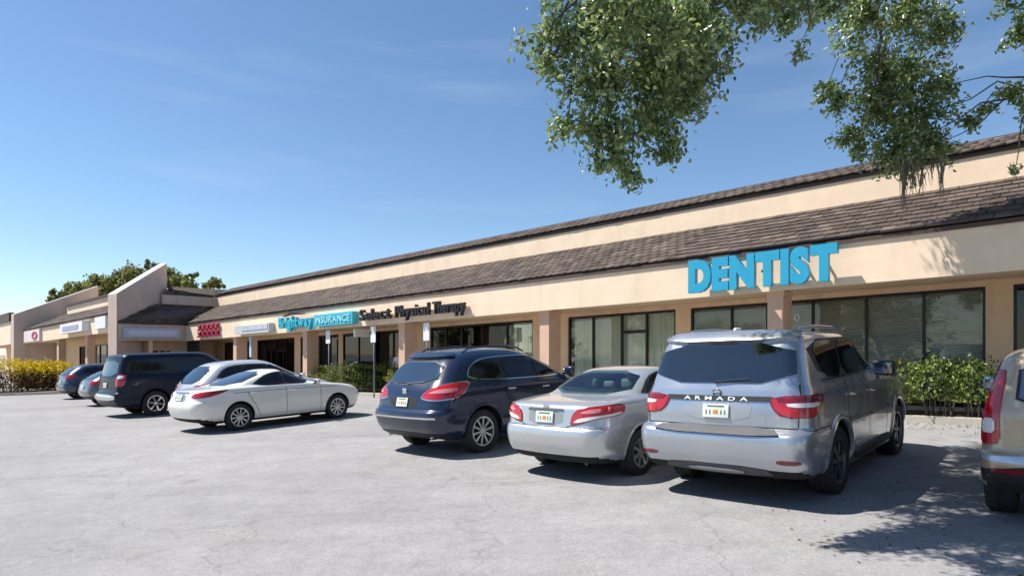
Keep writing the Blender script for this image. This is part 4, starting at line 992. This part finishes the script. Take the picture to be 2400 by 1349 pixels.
# --- silver hatchback behind the white sedan
M = paint('silver_hatch_paint', (.58, .60, .63), .45, .28)
r, h = wagon('silver_hatchback', (-9.38, 18.11), 42.0, 'silver hatchback mostly hidden behind the pearl white sedan', M,
    [(.22, .5, 4.35, .80), (.3, .2, 4.5, .88), (.42, .06, 4.6, .91), (.58, .0, 4.64, .92), (.70, .02, 4.62, .92), (.80, .07, 4.55, .915), (.95, .12, 4.3, .905), (1.03, .16, 3.9, .89), (1.09, .20, 3.6, .87), (1.20, .30, 3.36, .83), (1.36, .48, 3.0, .77), (1.52, .68, 2.7, .71), (1.62, .90, 2.45, .62), (1.675, 1.3, 2.2, .45), (1.69, 1.6, 2.05, .2)],
    [(-.64, 1.08), (.64, 1.08), (.57, 1.52), (-.57, 1.52)],
    [[(.62, 1.14), (.95, 1.48), (1.4, 1.57), (2.4, 1.56), (3.35, 1.08)], [(.76, 1.16), (1.02, 1.45), (1.42, 1.53), (1.42, 1.14)], [(1.49, 1.14), (1.49, 1.535), (2.2, 1.535), (2.2, 1.12)], [(2.27, 1.12), (2.27, 1.53), (2.40, 1.525), (3.2, 1.10)]],
    [(.55, .93), (.60, 1.02), (1.2, 1.06), (1.2, .97)], [], .345, [.95, 3.65], .80, 8, ALLOY, .22, [[(1.53, 1.08), (1.53, .4)], [(2.23, 1.08), (2.23, .3)], [(3.3, 1.0), (3.3, .3)]], pz=.80)
mirror_part(h, r, 3.2, 1.08, M, big=.9)
# --- big dark SUV/van
M = paint('black_blue_paint', (.002, .006, .020), .0, .35, .12)
M.node_tree.nodes['Principled BSDF'].inputs['Specular IOR Level'].default_value = .3
r, h = wagon('dark_van', (-12.9, 20.15), 42.0, 'tall blue-black van-like SUV beside the silver hatchback, chrome at its tail', M,
    [(.28, .5, 5.2, .84), (.36, .16, 5.4, .96), (.5, .04, 5.5, .99), (.66, .0, 5.55, 1.0), (.76, .04, 5.55, 1.0), (.82, .10, 5.54, .995), (1.0, .12, 5.5, .99), (1.14, .14, 5.35, .985), (1.22, .15, 4.7, .975), (1.28, .17, 4.15, .955), (1.36, .20, 4.0, .93), (1.55, .25, 3.7, .90), (1.75, .30, 3.4, .87), (1.89, .34, 3.2, .84), (1.96, .42, 3.0, .78), (1.995, .7, 2.75, .62), (2.01, 1.3, 2.4, .3)],
    [(-.76, 1.30), (.76, 1.30), (.70, 1.78), (-.70, 1.78)],
    [[(.42, 1.32), (.56, 1.82), (3.1, 1.83), (3.32, 1.78), (3.92, 1.32)], [(.50, 1.34), (.62, 1.79), (1.7, 1.80), (1.7, 1.34)], [(1.78, 1.34), (1.78, 1.80), (2.7, 1.80), (2.7, 1.34)], [(2.78, 1.34), (2.78, 1.80), (3.08, 1.80), (3.30, 1.74), (3.80, 1.34)]],
    [(.80, .98), (.80, 1.34), (1.0, 1.36), (1.12, 1.30), (1.10, .98)], [([(.85, 1.22), (.88, 1.32), (1.04, 1.30), (1.04, 1.22)], LAMPW)],
    .40, [1.25, 4.5], .86, 6, CHROME, .25, [[(1.74, 1.3), (1.74, .5)], [(2.74, 1.3), (2.74, .4)], [(3.9, 1.2), (3.9, .4)]], pz=1.02, trim=GREYPL, rr=.13)
patch('chrome_bumper', h.rear, [(-.94, .56), (.94, .56), (.94, .74), (-.94, .74)], .02, CHROME, r, 1)
mirror_part(h, r, 3.8, 1.32, PLASTIC, big=1.3)
# --- grey sedan hidden behind it
M = paint('grey_paint', (.10, .11, .12), .4, .3)
r, h = wagon('grey_hatchback', (-16.92, 25.18), 42.0, 'dark grey car almost hidden between the dark van and the dark blue crossover', M,
    [(.22, .5, 4.1, .78), (.3, .2, 4.25, .86), (.45, .05, 4.34, .89), (.6, .0, 4.36, .9), (.75, .04, 4.34, .9), (.9, .1, 4.1, .89), (1.0, .15, 3.6, .87), (1.06, .22, 3.3, .84), (1.2, .45, 3.0, .78), (1.35, .75, 2.7, .71), (1.44, 1.05, 2.4, .6), (1.48, 1.4, 2.1, .35)],
    [(-.6, 1.06), (.6, 1.06), (.52, 1.36), (-.52, 1.36)], [[(.8, 1.08), (1.2, 1.34), (2.2, 1.37), (3.1, 1.05)], [(.92, 1.09), (1.25, 1.32), (2.15, 1.345), (2.9, 1.07)]],
    [(.55, .86), (.58, .98), (1.1, 1.02), (1.1, .88)], [], .32, [.85, 3.45], .77, 7, ALLOY, .2, [[(1.5, 1.0), (1.5, .4)], [(2.3, 1.0), (2.3, .3)]], pz=.78)
# --- dark blue crossover at the end
M = paint('dark_blue_paint', (.016, .032, .075), .25, .28)
r, h = wagon('blue_crossover', (-21.4, 30.2), 42.0, 'small dark blue crossover farthest along the row, beside the yellow bushes', M,
    [(.24, .5, 4.2, .80), (.32, .2, 4.38, .88), (.46, .05, 4.45, .91), (.62, .0, 4.48, .92), (.74, .03, 4.46, .92), (.82, .09, 4.4, .915), (1.0, .12, 4.15, .905), (1.10, .16, 3.7, .885), (1.16, .20, 3.4, .86), (1.28, .32, 3.18, .81), (1.42, .50, 2.9, .75), (1.54, .70, 2.6, .68), (1.61, .95, 2.35, .58), (1.65, 1.3, 2.1, .35)],
    [(-.62, 1.16), (.62, 1.16), (.55, 1.50), (-.55, 1.50)], [[(.68, 1.18), (1.0, 1.50), (2.3, 1.54), (3.15, 1.16)], [(.8, 1.2), (1.08, 1.48), (1.5, 1.51), (1.5, 1.19)], [(1.58, 1.19), (1.58, 1.515), (2.28, 1.515), (2.98, 1.18)]],
    [(.58, .98), (.62, 1.12), (1.12, 1.16), (1.12, 1.0)], [], .35, [.9, 3.52], .79, 7, ALLOY, .22, [[(1.54, 1.12), (1.54, .5)], [(2.3, 1.12), (2.3, .4)]], pz=.85, trim=GREYPL)
# --- beige SUV at the right edge
M = paint('champagne_paint', (.46, .36, .25), .3, .3)
r, h = wagon('beige_suv', (5.10, 5.50), 42.0, 'beige SUV cut off by the picture edge, tall red taillight up its rear pillar', M,
    [(.24, .5, 4.3, .78), (.32, .16, 4.45, .86), (.46, .03, 4.55, .885), (.60, .0, 4.57, .89), (.66, .02, 4.57, .89), (.70, .09, 4.56, .886), (.9, .11, 4.5, .88), (1.0, .12, 4.2, .875), (1.06, .13, 3.75, .865), (1.12, .15, 3.5, .845), (1.25, .20, 3.28, .805), (1.42, .28, 3.0, .76), (1.56, .35, 2.75, .71), (1.63, .44, 2.55, .63), (1.67, .7, 2.3, .48), (1.685, 1.1, 2.0, .25)],
    [(-.58, 1.10), (.58, 1.10), (.54, 1.54), (-.54, 1.54)],
    [[(.45, 1.12), (.60, 1.55), (2.6, 1.56), (3.3, 1.10)], [(.58, 1.14), (.68, 1.52), (1.3, 1.53), (1.3, 1.13)], [(1.38, 1.13), (1.38, 1.53), (2.1, 1.53), (2.1, 1.12)], [(2.18, 1.12), (2.18, 1.53), (2.55, 1.53), (3.12, 1.12)]],
    [(.72, .76), (.73, 1.05), (.68, 1.45), (.78, 1.46), (.90, 1.10), (.94, .80), (.90, .745)], [([(.76, .86), (.76, 1.0), (.88, 1.0), (.90, .86)], LAMPW)],
    .345, [.77, 3.39], .76, 5, ALLOY, .2, [[(1.34, 1.08), (1.34, .6), (1.45, .4)], [(2.14, 1.08), (2.14, .35)], [(.35, .735), (.74, .735)]], pz=.82, trim=PLASTIC, rr=.20)
patch('rear_bumper', h.rear, [(-.87, .32), (.87, .32), (.87, .58), (-.87, .58)], .008, PLASTIC, r, 1)
patch('bumper_top', h.rear, [(-.86, .60), (.86, .60), (.86, .665), (-.86, .665)], .012, ALLOY, r, 1)
for sg in (-1, 1): patch('reflector', h.rear, [(sg * .5, .50), (sg * .78, .50), (sg * .78, .55), (sg * .5, .55)], .016, LAMPD, r, 1)
mirror_part(h, r, 3.05, 1.08, mat('mirror_blue', (.03, .10, .19), .3, coat=1), big=1.1)

# ------------------------------------------------------------------ planting
HEDGE = tinted('hedge_leaf', [(.09, .14, .025), (.15, .20, .035), (.22, .25, .045), (.12, .16, .03)], .5, .25)
LIME = tinted('lime_leaf', [(.16, .21, .03), (.26, .28, .045), (.34, .33, .08), (.12, .17, .03)], .5, .3)
DARKL = tinted('glossy_leaf', [(.10, .16, .03), (.18, .25, .05), (.27, .34, .08), (.12, .18, .035)], .35, .2)
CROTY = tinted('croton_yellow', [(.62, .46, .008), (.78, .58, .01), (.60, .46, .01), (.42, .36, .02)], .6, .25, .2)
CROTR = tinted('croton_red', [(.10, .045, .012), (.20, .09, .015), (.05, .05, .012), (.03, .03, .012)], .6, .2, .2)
OAK = tinted('oak_leaf', [(.06, .12, .04), (.16, .25, .075), (.30, .39, .13), (.50, .55, .27), (.11, .18, .055)], .32, .45, 1.0)
FAROAK = tinted('far_oak_leaf', [(.08, .11, .035), (.15, .18, .05), (.24, .25, .07), (.28, .26, .09)], .6, .35)
def bush(name, c, rad, n, size, m, label, cat, group=None, boxy=2.0, m2=None, split=.5, stems=7, cut=.25):
    """shrub: leaves through the outer part of a rounded volume plus bare stems; c is on the ground"""
    r = empty(name, c, label, cat, group); c = np.array(c); a = rng.normal(size=(n * 2, 3)); a /= (np.abs(a) ** boxy).sum(1, keepdims=True) ** (1 / boxy)
    q = rng.uniform(.55, 1.0, (len(a), 1)) ** .6; P = a * q
    lump = 1 + .16 * np.sin(P[:, :1] * 9 + 1.3) * np.sin(P[:, 1:2] * 8) + .12 * np.sin(P[:, 2:3] * 11 + P[:, :1] * 7)
    P = P * lump; P = P[P[:, 2] > -1 + cut][:n]; P = P * np.array(rad) + c + np.array([0, 0, rad[2] * .96])
    if m2 is None: leaf_obj('foliage', P, size, m, r, droop=0, up=.4)
    else:
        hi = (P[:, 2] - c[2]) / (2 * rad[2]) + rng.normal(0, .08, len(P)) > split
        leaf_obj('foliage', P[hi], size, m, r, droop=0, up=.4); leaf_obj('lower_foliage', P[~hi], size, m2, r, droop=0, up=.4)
    mb_ = MB()
    for i in range(stems):
        t = 2 * math.pi * i / stems; e = Vector(c) + Vector((math.cos(t) * rad[0] * .6, math.sin(t) * rad[1] * .6, rad[2] * 1.5)); b = Vector(c) + Vector((math.cos(t) * rad[0] * .35, math.sin(t) * rad[1] * .35, -.05))
        mb_.tube([b, b.lerp(e, .5) + Vector((random.uniform(-.05, .05), random.uniform(-.05, .05), 0)), e], [.016, .011, .005], 6)
    mb_.build('stems', BARK, r); return r
def gp(s, d): p = U * s + V * d; return Vector((p.x, p.y, G(p.x, p.y) + .1))
bush('hedge', gp(2.25, 15.62), (.62, .36, .62), 1700, .08, DARKL, 'green shrub under the dentist window beside the variegated one', 'shrub', boxy=3, cut=.62, stems=12)
bush('shrub', gp(1.62, 15.66), (.46, .36, .60), 1200, .075, DARKL, 'dark glossy shrub by the cream pier at the right', 'shrub', boxy=3, cut=.55, stems=10)
bush('variegated_shrub', gp(2.98, 15.58), (.38, .36, .64), 1100, .07, LIME, 'yellow-green variegated shrub beside the big silver SUV mirror', 'shrub', boxy=2.5, cut=.45, stems=10)
def spiky(c, label):
    r = empty('spiky_plant', c, label, 'plant'); vs = []; fs = []
    for i in range(46):
        t = random.uniform(0, 6.28); el = random.uniform(.25, 1.45); L = random.uniform(.35, .6); d = Vector((math.cos(t) * math.cos(el), math.sin(t) * math.cos(el), math.sin(el))); sd_ = Vector((-math.sin(t), math.cos(t), 0)) * .018
        b = Vector((0, 0, .75 + random.uniform(-.15, .1))); k = len(vs); m_ = b + d * L * .5; tip = b + d * L - Vector((0, 0, .12 * math.cos(el)))
        vs += [b - sd_ * .6, b + sd_ * .6, m_ + sd_, m_ - sd_, tip]; fs += [(k, k + 1, k + 2, k + 3), (k + 3, k + 2, k + 4)]
    mesh_obj('fronds', vs, fs, mat('frond_green', (.09, .13, .03), .5), r)
    mb_ = MB().tube([(0, 0, -.05), (.02, .01, .4), (0, 0, .78)], [.03, .025, .02], 8); mesh_obj('stem', mb_.v, mb_.f, BARK, r)
spiky(gp(1.12, 15.75), 'spiky palm-like plant against the cream pier at the right edge')
bush('clipped_hedge', gp(22.6, 15.85), (1.75, .62, .62), 5200, .075, HEDGE, 'long clipped olive-green hedge under the dark shop window', 'hedge', boxy=4, cut=.25, stems=12)
bush('lime_shrub', gp(19.9, 15.78), (.62, .55, .55), 1900, .075, LIME, 'yellow-green shrub at the foot of the kerbside parking sign', 'shrub', boxy=2.3)
bush('lime_shrub', gp(25.6, 15.75), (.75, .55, .52), 1700, .075, LIME, 'yellow-green shrub over the white sedan roof at the hedge end', 'shrub', boxy=2.3)
# island of crotons far left
isl = MB()
def island():
    pts = []
    c = Vector((-29.6, 37.4, 0))
    for i in range(36):
        t = 2 * math.pi * i / 36; x = c.x + 7.5 * math.copysign(abs(math.cos(t)) ** .6, math.cos(t)); y = c.y + 2.0 * math.copysign(abs(math.sin(t)) ** .6, math.sin(t)); pts.append((x, y))
    lo = [Vector((x, y, G(x, y) - .2)) for x, y in pts]; hi = [Vector((x, y, G(x, y) + .14)) for x, y in pts]
    o = MB().prism(lo, hi).build('kerb', CONC); tag(o, 'kerbed island round the yellow bushes', None, None, 'structure')
    q = [(c.x + (x - c.x) * .97, c.y + (y - c.y) * .91) for x, y in pts]
    o = MB().prism([Vector((x, y, G(x, y))) for x, y in q], [Vector((x, y, G(x, y) + .15)) for x, y in q]).build('planting_bed', SOIL); tag(o, 'soil of the island round the yellow bushes', None, None, 'structure')
island()
for i, (px, Y, rx, rz, lb) in enumerate(((30, 36.6, 1.25, .98, 'yellow-topped croton bush nearest the left edge'), (85, 37.2, 1.1, .90, 'yellow-topped croton bush, middle of the three on the island'), (132, 37.8, 1.0, .88, 'yellow-topped croton bush right next to the dark blue crossover'), (-60, 36.6, 1.2, .95, 'croton bush just beyond the left edge'))):
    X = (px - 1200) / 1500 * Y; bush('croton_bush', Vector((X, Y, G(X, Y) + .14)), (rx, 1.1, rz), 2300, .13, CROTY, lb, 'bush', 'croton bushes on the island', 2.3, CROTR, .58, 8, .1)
X = -25.0; bush('croton_bush', Vector((X, 36.0, G(X, 36) + .14)), (.45, .45, .30), 260, .12, HEDGE, 'low green seedling at the island kerb beside the crossover', 'bush', None, 2.2, None, .5, 4, .1)
# leaf litter by the kerb
def litter():
    P = []
    while len(P) < 1100:
        s = random.uniform(-3, 6); d = 15.22 - abs(random.gauss(0, .55)); p = U * s + V * d
        if random.random() < .18: p = Vector((random.uniform(2.5, 7), random.uniform(4.3, 8), 0))
        P.append((p.x, p.y, G(p.x, p.y) + .008))
    v, f = leaves_arrays(np.array(P), .036, up=6, droop=0, fold=.5)
    o = np_mesh('fallen_leaves', v, f, tinted('dead_leaf', [(.10, .06, .03), (.20, .13, .07), (.28, .20, .11)], .9), None, np.repeat(rng.random(len(P)), 2)); tag(o, 'brown fallen leaves on the asphalt under the oak', 'leaves', None, 'stuff')
litter()

# ------------------------------------------------------------------ the oak overhead
oak = empty('live_oak', Vector((7.6, 2.2, G(7.6, 2.2))), 'live oak whose leafy boughs and grey moss hang in from the top edge', 'tree')
def limb_pts(a, b, n, sag, wob=.12):
    a, b = Vector(a), Vector(b); out = []
    for i in range(n + 1):
        t = i / n; p = a.lerp(b, t); p.z += sag * math.sin(math.pi * t); p += Vector((random.uniform(-wob, wob), random.uniform(-wob, wob), random.uniform(-wob, wob))) * math.sin(math.pi * t); out.append(p)
    return out
tb = Vector((7.6, 2.2, G(7.6, 2.2) - .2)); fork = Vector((7.3, 2.6, 3.4))
MB().tube([tb, tb + Vector((0, .05, .5)), Vector((7.5, 2.35, 1.8)), fork], [.55, .40, .34, .32], 14).build('trunk', BARK, oak, True)
blobs = [  # picture place, depth, radius in metres, leaves
 (1300, 70, 6.0, 0.36, 650), (1390, 60, 6.2, 0.50, 1300), (1520, 50, 6.4, 0.55, 1500), (1640, 60, 6.5, 0.50, 1300), (1390, 190, 6.0, 0.48, 1250), (1530, 180, 6.2, 0.55, 1500), (1640, 170, 6.4, 0.36, 700), (1330, 300, 5.9, 0.20, 260), (1420, 310, 6.0, 0.42, 900), (1540, 290, 6.2, 0.40, 800), (1620, 250, 6.3, 0.25, 300),
 (1410, 385, 6.0, 0.14, 110), (1480, 400, 6.1, 0.20, 200), (1560, 360, 6.2, 0.20, 190), (1740, 20, 6.6, 0.35, 500), (1850, 60, 6.8, 0.20, 170), (1870, 120, 6.8, 0.12, 70), (1890, 10, 7.0, 0.30, 320), (1280, 150, 5.9, 0.18, 130), (1270, 130, 5.8, 0.10, 40),
 (1440, -140, 6.2, 0.80, 1500), (1620, -160, 6.4, 0.80, 1500), (1800, -120, 6.9, 0.70, 1100),
 (2020, 20, 11.0, 0.74, 1380), (2130, 20, 11.2, 0.74, 1380), (2210, 60, 11.3, 0.42, 575), (2060, 140, 12.1, 0.71, 1380), (2150, 160, 12.2, 0.71, 1380), (2050, 250, 12.2, 0.83, 1954), (2150, 270, 12.3, 0.80, 1839), (1960, 230, 11.9, 0.44, 482), (1940, 200, 11.8, 0.26, 172), (2010, 330, 12.2, 0.45, 598), (2110, 360, 12.3, 0.62, 1150), (2190, 340, 12.3, 0.45, 598), (2220, 200, 12.3, 0.44, 517), (2270, 280, 12.2, 0.28, 195), (2310, 250, 12.1, 0.26, 149),
 (2370, 210, 11.8, 0.33, 299), (2350, 15, 10.8, 0.24, 172), (2400, 60, 10.8, 0.42, 459), (2420, 280, 11.8, 0.51, 482), (2380, 395, 11.6, 0.13, 51),
 (1500, 80, 7.2, .5, 800), (1600, 120, 7.4, .5, 800), (1440, 180, 7.0, .4, 500), (1560, 230, 7.2, .4, 500), (1350, -100, 6.8, .7, 900), (1500, -180, 7.3, .8, 1100), (1640, -60, 7.8, .6, 800), (1240, -160, 6.0, .7, 700), (1400, -260, 6.2, .9, 1000),
 (1560, -60, 10.2, 1.0, 1300), (1480, -20, 9.2, .9, 1200), (1600, 20, 9.8, .8, 1000), (1810, 0, 7.6, .35, 500), (1770, -15, 7.0, .32, 420), (1850, -25, 7.2, .32, 420), (1930, -10, 8.0, .35, 420), (1530, 20, 5.2, .4, 520), (1640, 60, 5.4, .35, 420), (1430, -60, 5.2, .5, 600), (1450, 60, 5.5, .4, 420), (1580, 90, 5.6, .4, 420), (1200, -300, 7.5, 1.0, 1100), (1320, -280, 8.2, 1.0, 1100), (1420, -380, 7.8, 1.0, 1100), (1450, -170, 10.0, 1.1, 1200), (1600, -160, 10.5, 1.1, 1200), (1500, -60, 6.6, .6, 700),
 (1800, -150, 12.4, 1.3, 1500), (1950, -260, 12.4, 1.3, 1500), (1650, -300, 12.4, 1.2, 1200), (1560, 120, 8.2, .55, 800), (1630, 170, 8.3, 0.45, 600), (1480, 60, 8.0, 0.50, 700), (1400, -120, 8.4, 0.80, 900), (1600, -150, 8.5, 0.90, 1100), (1750, -130, 8.8, 0.80, 900), (1560, -330, 8.6, 1.00, 1100), (1350, -330, 7.4, 1.00, 1000),
 (2030, -160, 9.4, 1.00, 1900), (2200, -170, 9.6, 1.10, 2000), (2420, -150, 9.5, 1.10, 1800), (2560, 40, 11.4, 1.20, 1724), (2620, 300, 12.2, 1.16, 1265), (2300, -420, 9.5, 1.20, 1500), (1900, -350, 8.5, 1.10, 1400)]
main_ends = [at(1500, -120, 6.2), at(1760, -90, 6.8), at(2080, -40, 11.2), at(2230, -60, 11.6), at(2480, -10, 11.4), at(2450, 190, 11.8), at(2300, -430, 9.5), at(1880, -330, 8.4)]
lm = []
for e in main_ends:
    P = limb_pts(fork, e, 8, .9, .2); lm.append(P)
    MB().tube(P, [.17 - .135 * i / 8 for i in range(9)], 8).build('limb', BARK, oak, True)
tw = MB(); LP = []; LT = []
for px, py, Y, rad, n in blobs:
    c = at(px, py, Y); best = min((p for P in lm for p in P[3:]), key=lambda p: (p - c).length + (2 if p.z < c.z - .3 else 0))
    tw.tube(limb_pts(best, c, 5, .12, .05 + .06 * (best - c).length), [.028, .022, .016, .012, .009, .006], 5)
    n = int(n * (.95 if py < -50 else .82 if Y < 9 else .85)); ntw = max(3, n // 30)
    tips = []
    for i in range(ntw):
        d = Vector(rng.normal(size=3)).normalized(); q = random.random() ** .45; t = c + Vector((d.x * rad, d.y * rad * .9, d.z * rad)) * q; t.z -= .12 * rad
        st = c.lerp(t, .25); P = [st, st.lerp(t, .5) + Vector((0, 0, .04)), t - Vector((0, 0, .03))]
        tw.tube(P, [.006, .004, .0022], 4); tips.append((st, t))
    tone = random.random() * .25
    for i in range(n):
        st, t = tips[random.randrange(ntw)]; q = random.random() ** .6
        p = st.lerp(t, q * 1.06) + Vector(rng.normal(size=3)) * (.045 + .03 * rad); LP.append(p); LT.append((random.random() * .75 + tone))
tw.build('twigs', BARK, oak)
LP = np.array([tuple(p) for p in LP]); LT = np.array(LT) % 1
dist = LP[:, 1]
leaf_obj('crown', LP, np.where(dist < 7.8, .068, .098), OAK, oak, tint=LT, aspect=.48, droop=.35, up=.25)
# Spanish moss
MOSS = tinted('spanish_moss', [(.14, .14, .10), (.20, .19, .14), (.27, .25, .18)], .95, .3)
for px, top, bot, dens in ((2118, 370, 505, 26), (2140, 380, 470, 22), (2160, 385, 455, 20), (2205, 370, 470, 26), (2180, 380, 430, 12), (2100, 390, 430, 8), (1610, 100, 190, 14)):
    Y = 12.0 if px > 1900 else 6.1; vs = []; fs = []; tt = []
    for i in range(dens):
        a = at(px + random.gauss(0, 7), top + random.uniform(-14, 30), Y + random.uniform(-.2, .2)); b = at(px + random.gauss(0, 5), bot + random.uniform(-45, 8), Y + random.uniform(-.15, .15)); k = len(vs); ph = random.uniform(0, 6); n = 8; th = random.uniform(0, 3.14)
        wv = Vector((math.cos(th), math.sin(th), 0)) * random.uniform(.008, .015)
        for j in range(n + 1):
            t = j / n; p = a.lerp(b, t) + Vector((math.sin(t * 9 + ph), math.cos(t * 7 + ph), 0)) * .014; ww = wv * (1 - t * .7); vs += [p - ww, p + ww]
        for j in range(n): fs.append((k + 2 * j, k + 2 * j + 1, k + 2 * j + 3, k + 2 * j + 2)); tt.append(random.random())
    mo = np_mesh('moss', np.array([tuple(v) for v in vs]) - np.array(oak.location), np.array(fs), MOSS, oak, tt); mo['kind'] = 'stuff'

def tree(name, base, h, crown, n, size, m, label, group=None):
    """crown: list of (dx, dy, dz, r)"""
    r = empty(name, base, label, 'tree', group); base = Vector(base)
    MB().tube([base - Vector((0, 0, .3)), base + Vector((.1, 0, h * .25)), base + Vector((-.1, .1, h * .5)), base + Vector((0, 0, h * .8))], [h * .04, h * .03, h * .022, h * .01], 10).build('trunk', BARK, r, True)
    P = []; lb = MB()
    for dx, dy, dz, rad in crown:
        c = base + Vector((dx, dy, dz)); lb.tube(limb_pts(base + Vector((0, 0, h * .4)), c, 4, .3, .3), [h * .014, h * .011, h * .008, h * .005, h * .002], 6)
        k = int(n * rad * rad / sum(q[3] ** 2 for q in crown)); nt_ = max(4, k // 40)
        cl = rng.normal(size=(nt_, 3)); cl /= np.linalg.norm(cl, axis=1, keepdims=True); cl = cl * rad * rng.uniform(.55, 1.05, (nt_, 1)) * np.array([1, 1, .8])
        P.append(np.array(c) + cl[rng.integers(0, nt_, k)] + rng.normal(size=(k, 3)) * rad * .16)
    lb.build('limbs', BARK, r); leaf_obj('crown', np.concatenate(P), size, m, r, aspect=.6, droop=.1, up=.5); return r
def tz(px, py, Y): return at(px, py, Y)
def far_tree(px, Y, top, spread, n, label, blobs_):
    X = (px - 1200) / 1500 * Y; b = Vector((X, Y, G(X, Y))); cr = []
    for bx_, by_, rp in blobs_:
        c = at(bx_, by_, Y); cr.append((c.x - b.x, random.uniform(-1.2, 1.2), c.z - b.z, rp / 1500 * Y))
    return tree('tree', b, at(px, top, Y).z - b.z, cr, n, .30, FAROAK, label, 'trees behind the shops')
far_tree(300, 62, 632, 1, 13000, 'big spreading green tree rising behind the left fin wall', [(185, 682, 26), (235, 668, 28), (285, 655, 30), (335, 652, 32), (345, 632, 20), (390, 652, 28), (310, 680, 30), (420, 665, 24), (440, 650, 16), (400, 672, 30), (350, 620, 12), (150, 688, 14), (450, 668, 12), (260, 682, 34), (360, 672, 36), (210, 690, 26), (430, 678, 28)])
far_tree(512, 66, 660, 1, 900, 'small dark treetop showing over the corner roof', [(495, 668, 16), (515, 662, 15), (525, 668, 12), (470, 670, 10)])
far_tree(120, 58, 690, 1, 700, 'low green treetop between the fins of the corner block', [(118, 692, 18), (150, 690, 14)])
# trees across the lot behind the camera, seen mirrored in the shop glass
for i, (x, y, hh, lb) in enumerate(((-47, 2, 9, 'tree mirrored in the blind-covered panes'), (-52, 13, 10, 'tree mirrored in the far end panes'), (-50, -9, 9, 'tree mirrored beside the door panes'), (-45, -20, 9, 'tree mirrored left of the dentist door'), (-60, 24, 10, 'tree mirrored at the row end'), (-20, -24, 9, 'tree mirrored low in the door panes'), (-6, -26, 9, 'tree mirrored behind the dentist blinds'), (8, -28, 10, 'tree mirrored over the big silver SUV'), (-34, -18, 9, 'tree mirrored in the far dark windows'), (-12, -16, 8, 'tree mirrored in the windows by the door'), (2, -20, 9, 'tree mirrored in the dentist windows'), (-26, -10, 8, 'tree mirrored in the dark windows'), (16, -14, 9, 'tree mirrored in the right-hand panes'))):
    b = Vector((x, y, G(x, y)))
    tree('tree', b, hh, [(random.uniform(-2.4, 2.4), random.uniform(-2, 2), hh * random.uniform(.2, .95), random.uniform(1.5, 2.6)) for _ in range(10)], 3000, .30, FAROAK, lb, 'trees across the lot')

# ------------------------------------------------------------------ person by the dark entrance
def person(base, face, label):
    r = empty('person', base, label, 'person'); r.rotation_euler = (0, 0, face)
    J = {'pel': (0, 0, .92, .135), 'waist': (0, 0, 1.05, .12), 'chest': (0, .01, 1.26, .145), 'neck': (0, 0, 1.44, .055), 'head': (0, .015, 1.52, .075), 'top': (0, .01, 1.62, .085),
         'shl': (.17, 0, 1.38, .06), 'ell': (.22, .02, 1.12, .045), 'wrl': (.21, .12, .92, .032), 'hdl': (.2, .16, .85, .03), 'shr': (-.17, 0, 1.38, .06), 'elr': (-.22, .0, 1.12, .045), 'wrr': (-.23, .05, .88, .032), 'hdr': (-.23, .07, .80, .03),
         'hl': (.09, 0, .88, .10), 'kl': (.1, .02, .48, .068), 'al': (.1, -.02, .08, .045), 'tl': (.11, .12, .04, .04), 'hr': (-.09, 0, .88, .10), 'kr': (-.1, .02, .48, .068), 'ar': (-.1, -.03, .08, .045), 'tr': (-.11, .11, .04, .04)}
    E_ = [('pel', 'waist'), ('waist', 'chest'), ('chest', 'neck'), ('neck', 'head'), ('head', 'top'), ('chest', 'shl'), ('shl', 'ell'), ('ell', 'wrl'), ('wrl', 'hdl'), ('chest', 'shr'), ('shr', 'elr'), ('elr', 'wrr'), ('wrr', 'hdr'), ('pel', 'hl'), ('hl', 'kl'), ('kl', 'al'), ('al', 'tl'), ('pel', 'hr'), ('hr', 'kr'), ('kr', 'ar'), ('ar', 'tr')]
    ks = list(J); me = bpy.data.meshes.new('body'); me.from_pydata([J[k][:3] for k in ks], [(ks.index(a), ks.index(b)) for a, b in E_], [])
    o = bpy.data.objects.new('tmp', me); col.objects.link(o); md = o.modifiers.new('s', 'SKIN'); 
    for i, k in enumerate(ks): me.skin_vertices[0].data[i].radius = (J[k][3], J[k][3] * (.8 if k in ('pel', 'waist', 'chest') else 1))
    me.skin_vertices[0].data[0].use_root = True
    o.modifiers.new('d', 'SUBSURF').levels = 2; d = dg(); d.update(); nm = bpy.data.meshes.new_from_object(o.evaluated_get(d)); bpy.data.objects.remove(o)
    for mm in (SKIN, mat('white_shirt', (.74, .76, .80), .8), mat('dark_trousers', (.02, .025, .04), .8)): nm.materials.append(mm)
    for p in nm.polygons:
        c = p.center; p.use_smooth = True; p.material_index = 2 if c.z < .95 and abs(c.x) < .19 else 1 if c.z < 1.42 and (c.z > 1.1 or abs(c.x) < .19) else 0
    b = bpy.data.objects.new('body', nm); col.objects.link(b); b.parent = r
    bm = bmesh.new(); bmesh.ops.create_uvsphere(bm, u_segments=16, v_segments=10, radius=.105, matrix=Matrix.Translation((0, -.02, 1.60)) @ Matrix.Diagonal((.95, 1.05, 1.0, 1)))
    bmesh.ops.delete(bm, geom=[v for v in bm.verts if v.co.z < 1.56 and v.co.y > -.01], context='VERTS')
    hm = bpy.data.meshes.new('hair'); bm.to_mesh(hm); bm.free(); hm.materials.append(mat('hair_sandy', (.30, .22, .13), .8)); hb = bpy.data.objects.new('hair', hm); col.objects.link(hb); hb.parent = r
pb = B(21.6, 16.9, 0); person(Vector((pb.x, pb.y, G(pb.x, pb.y) + .13)), R(160), 'person in a white top standing at the dark shop entrance')
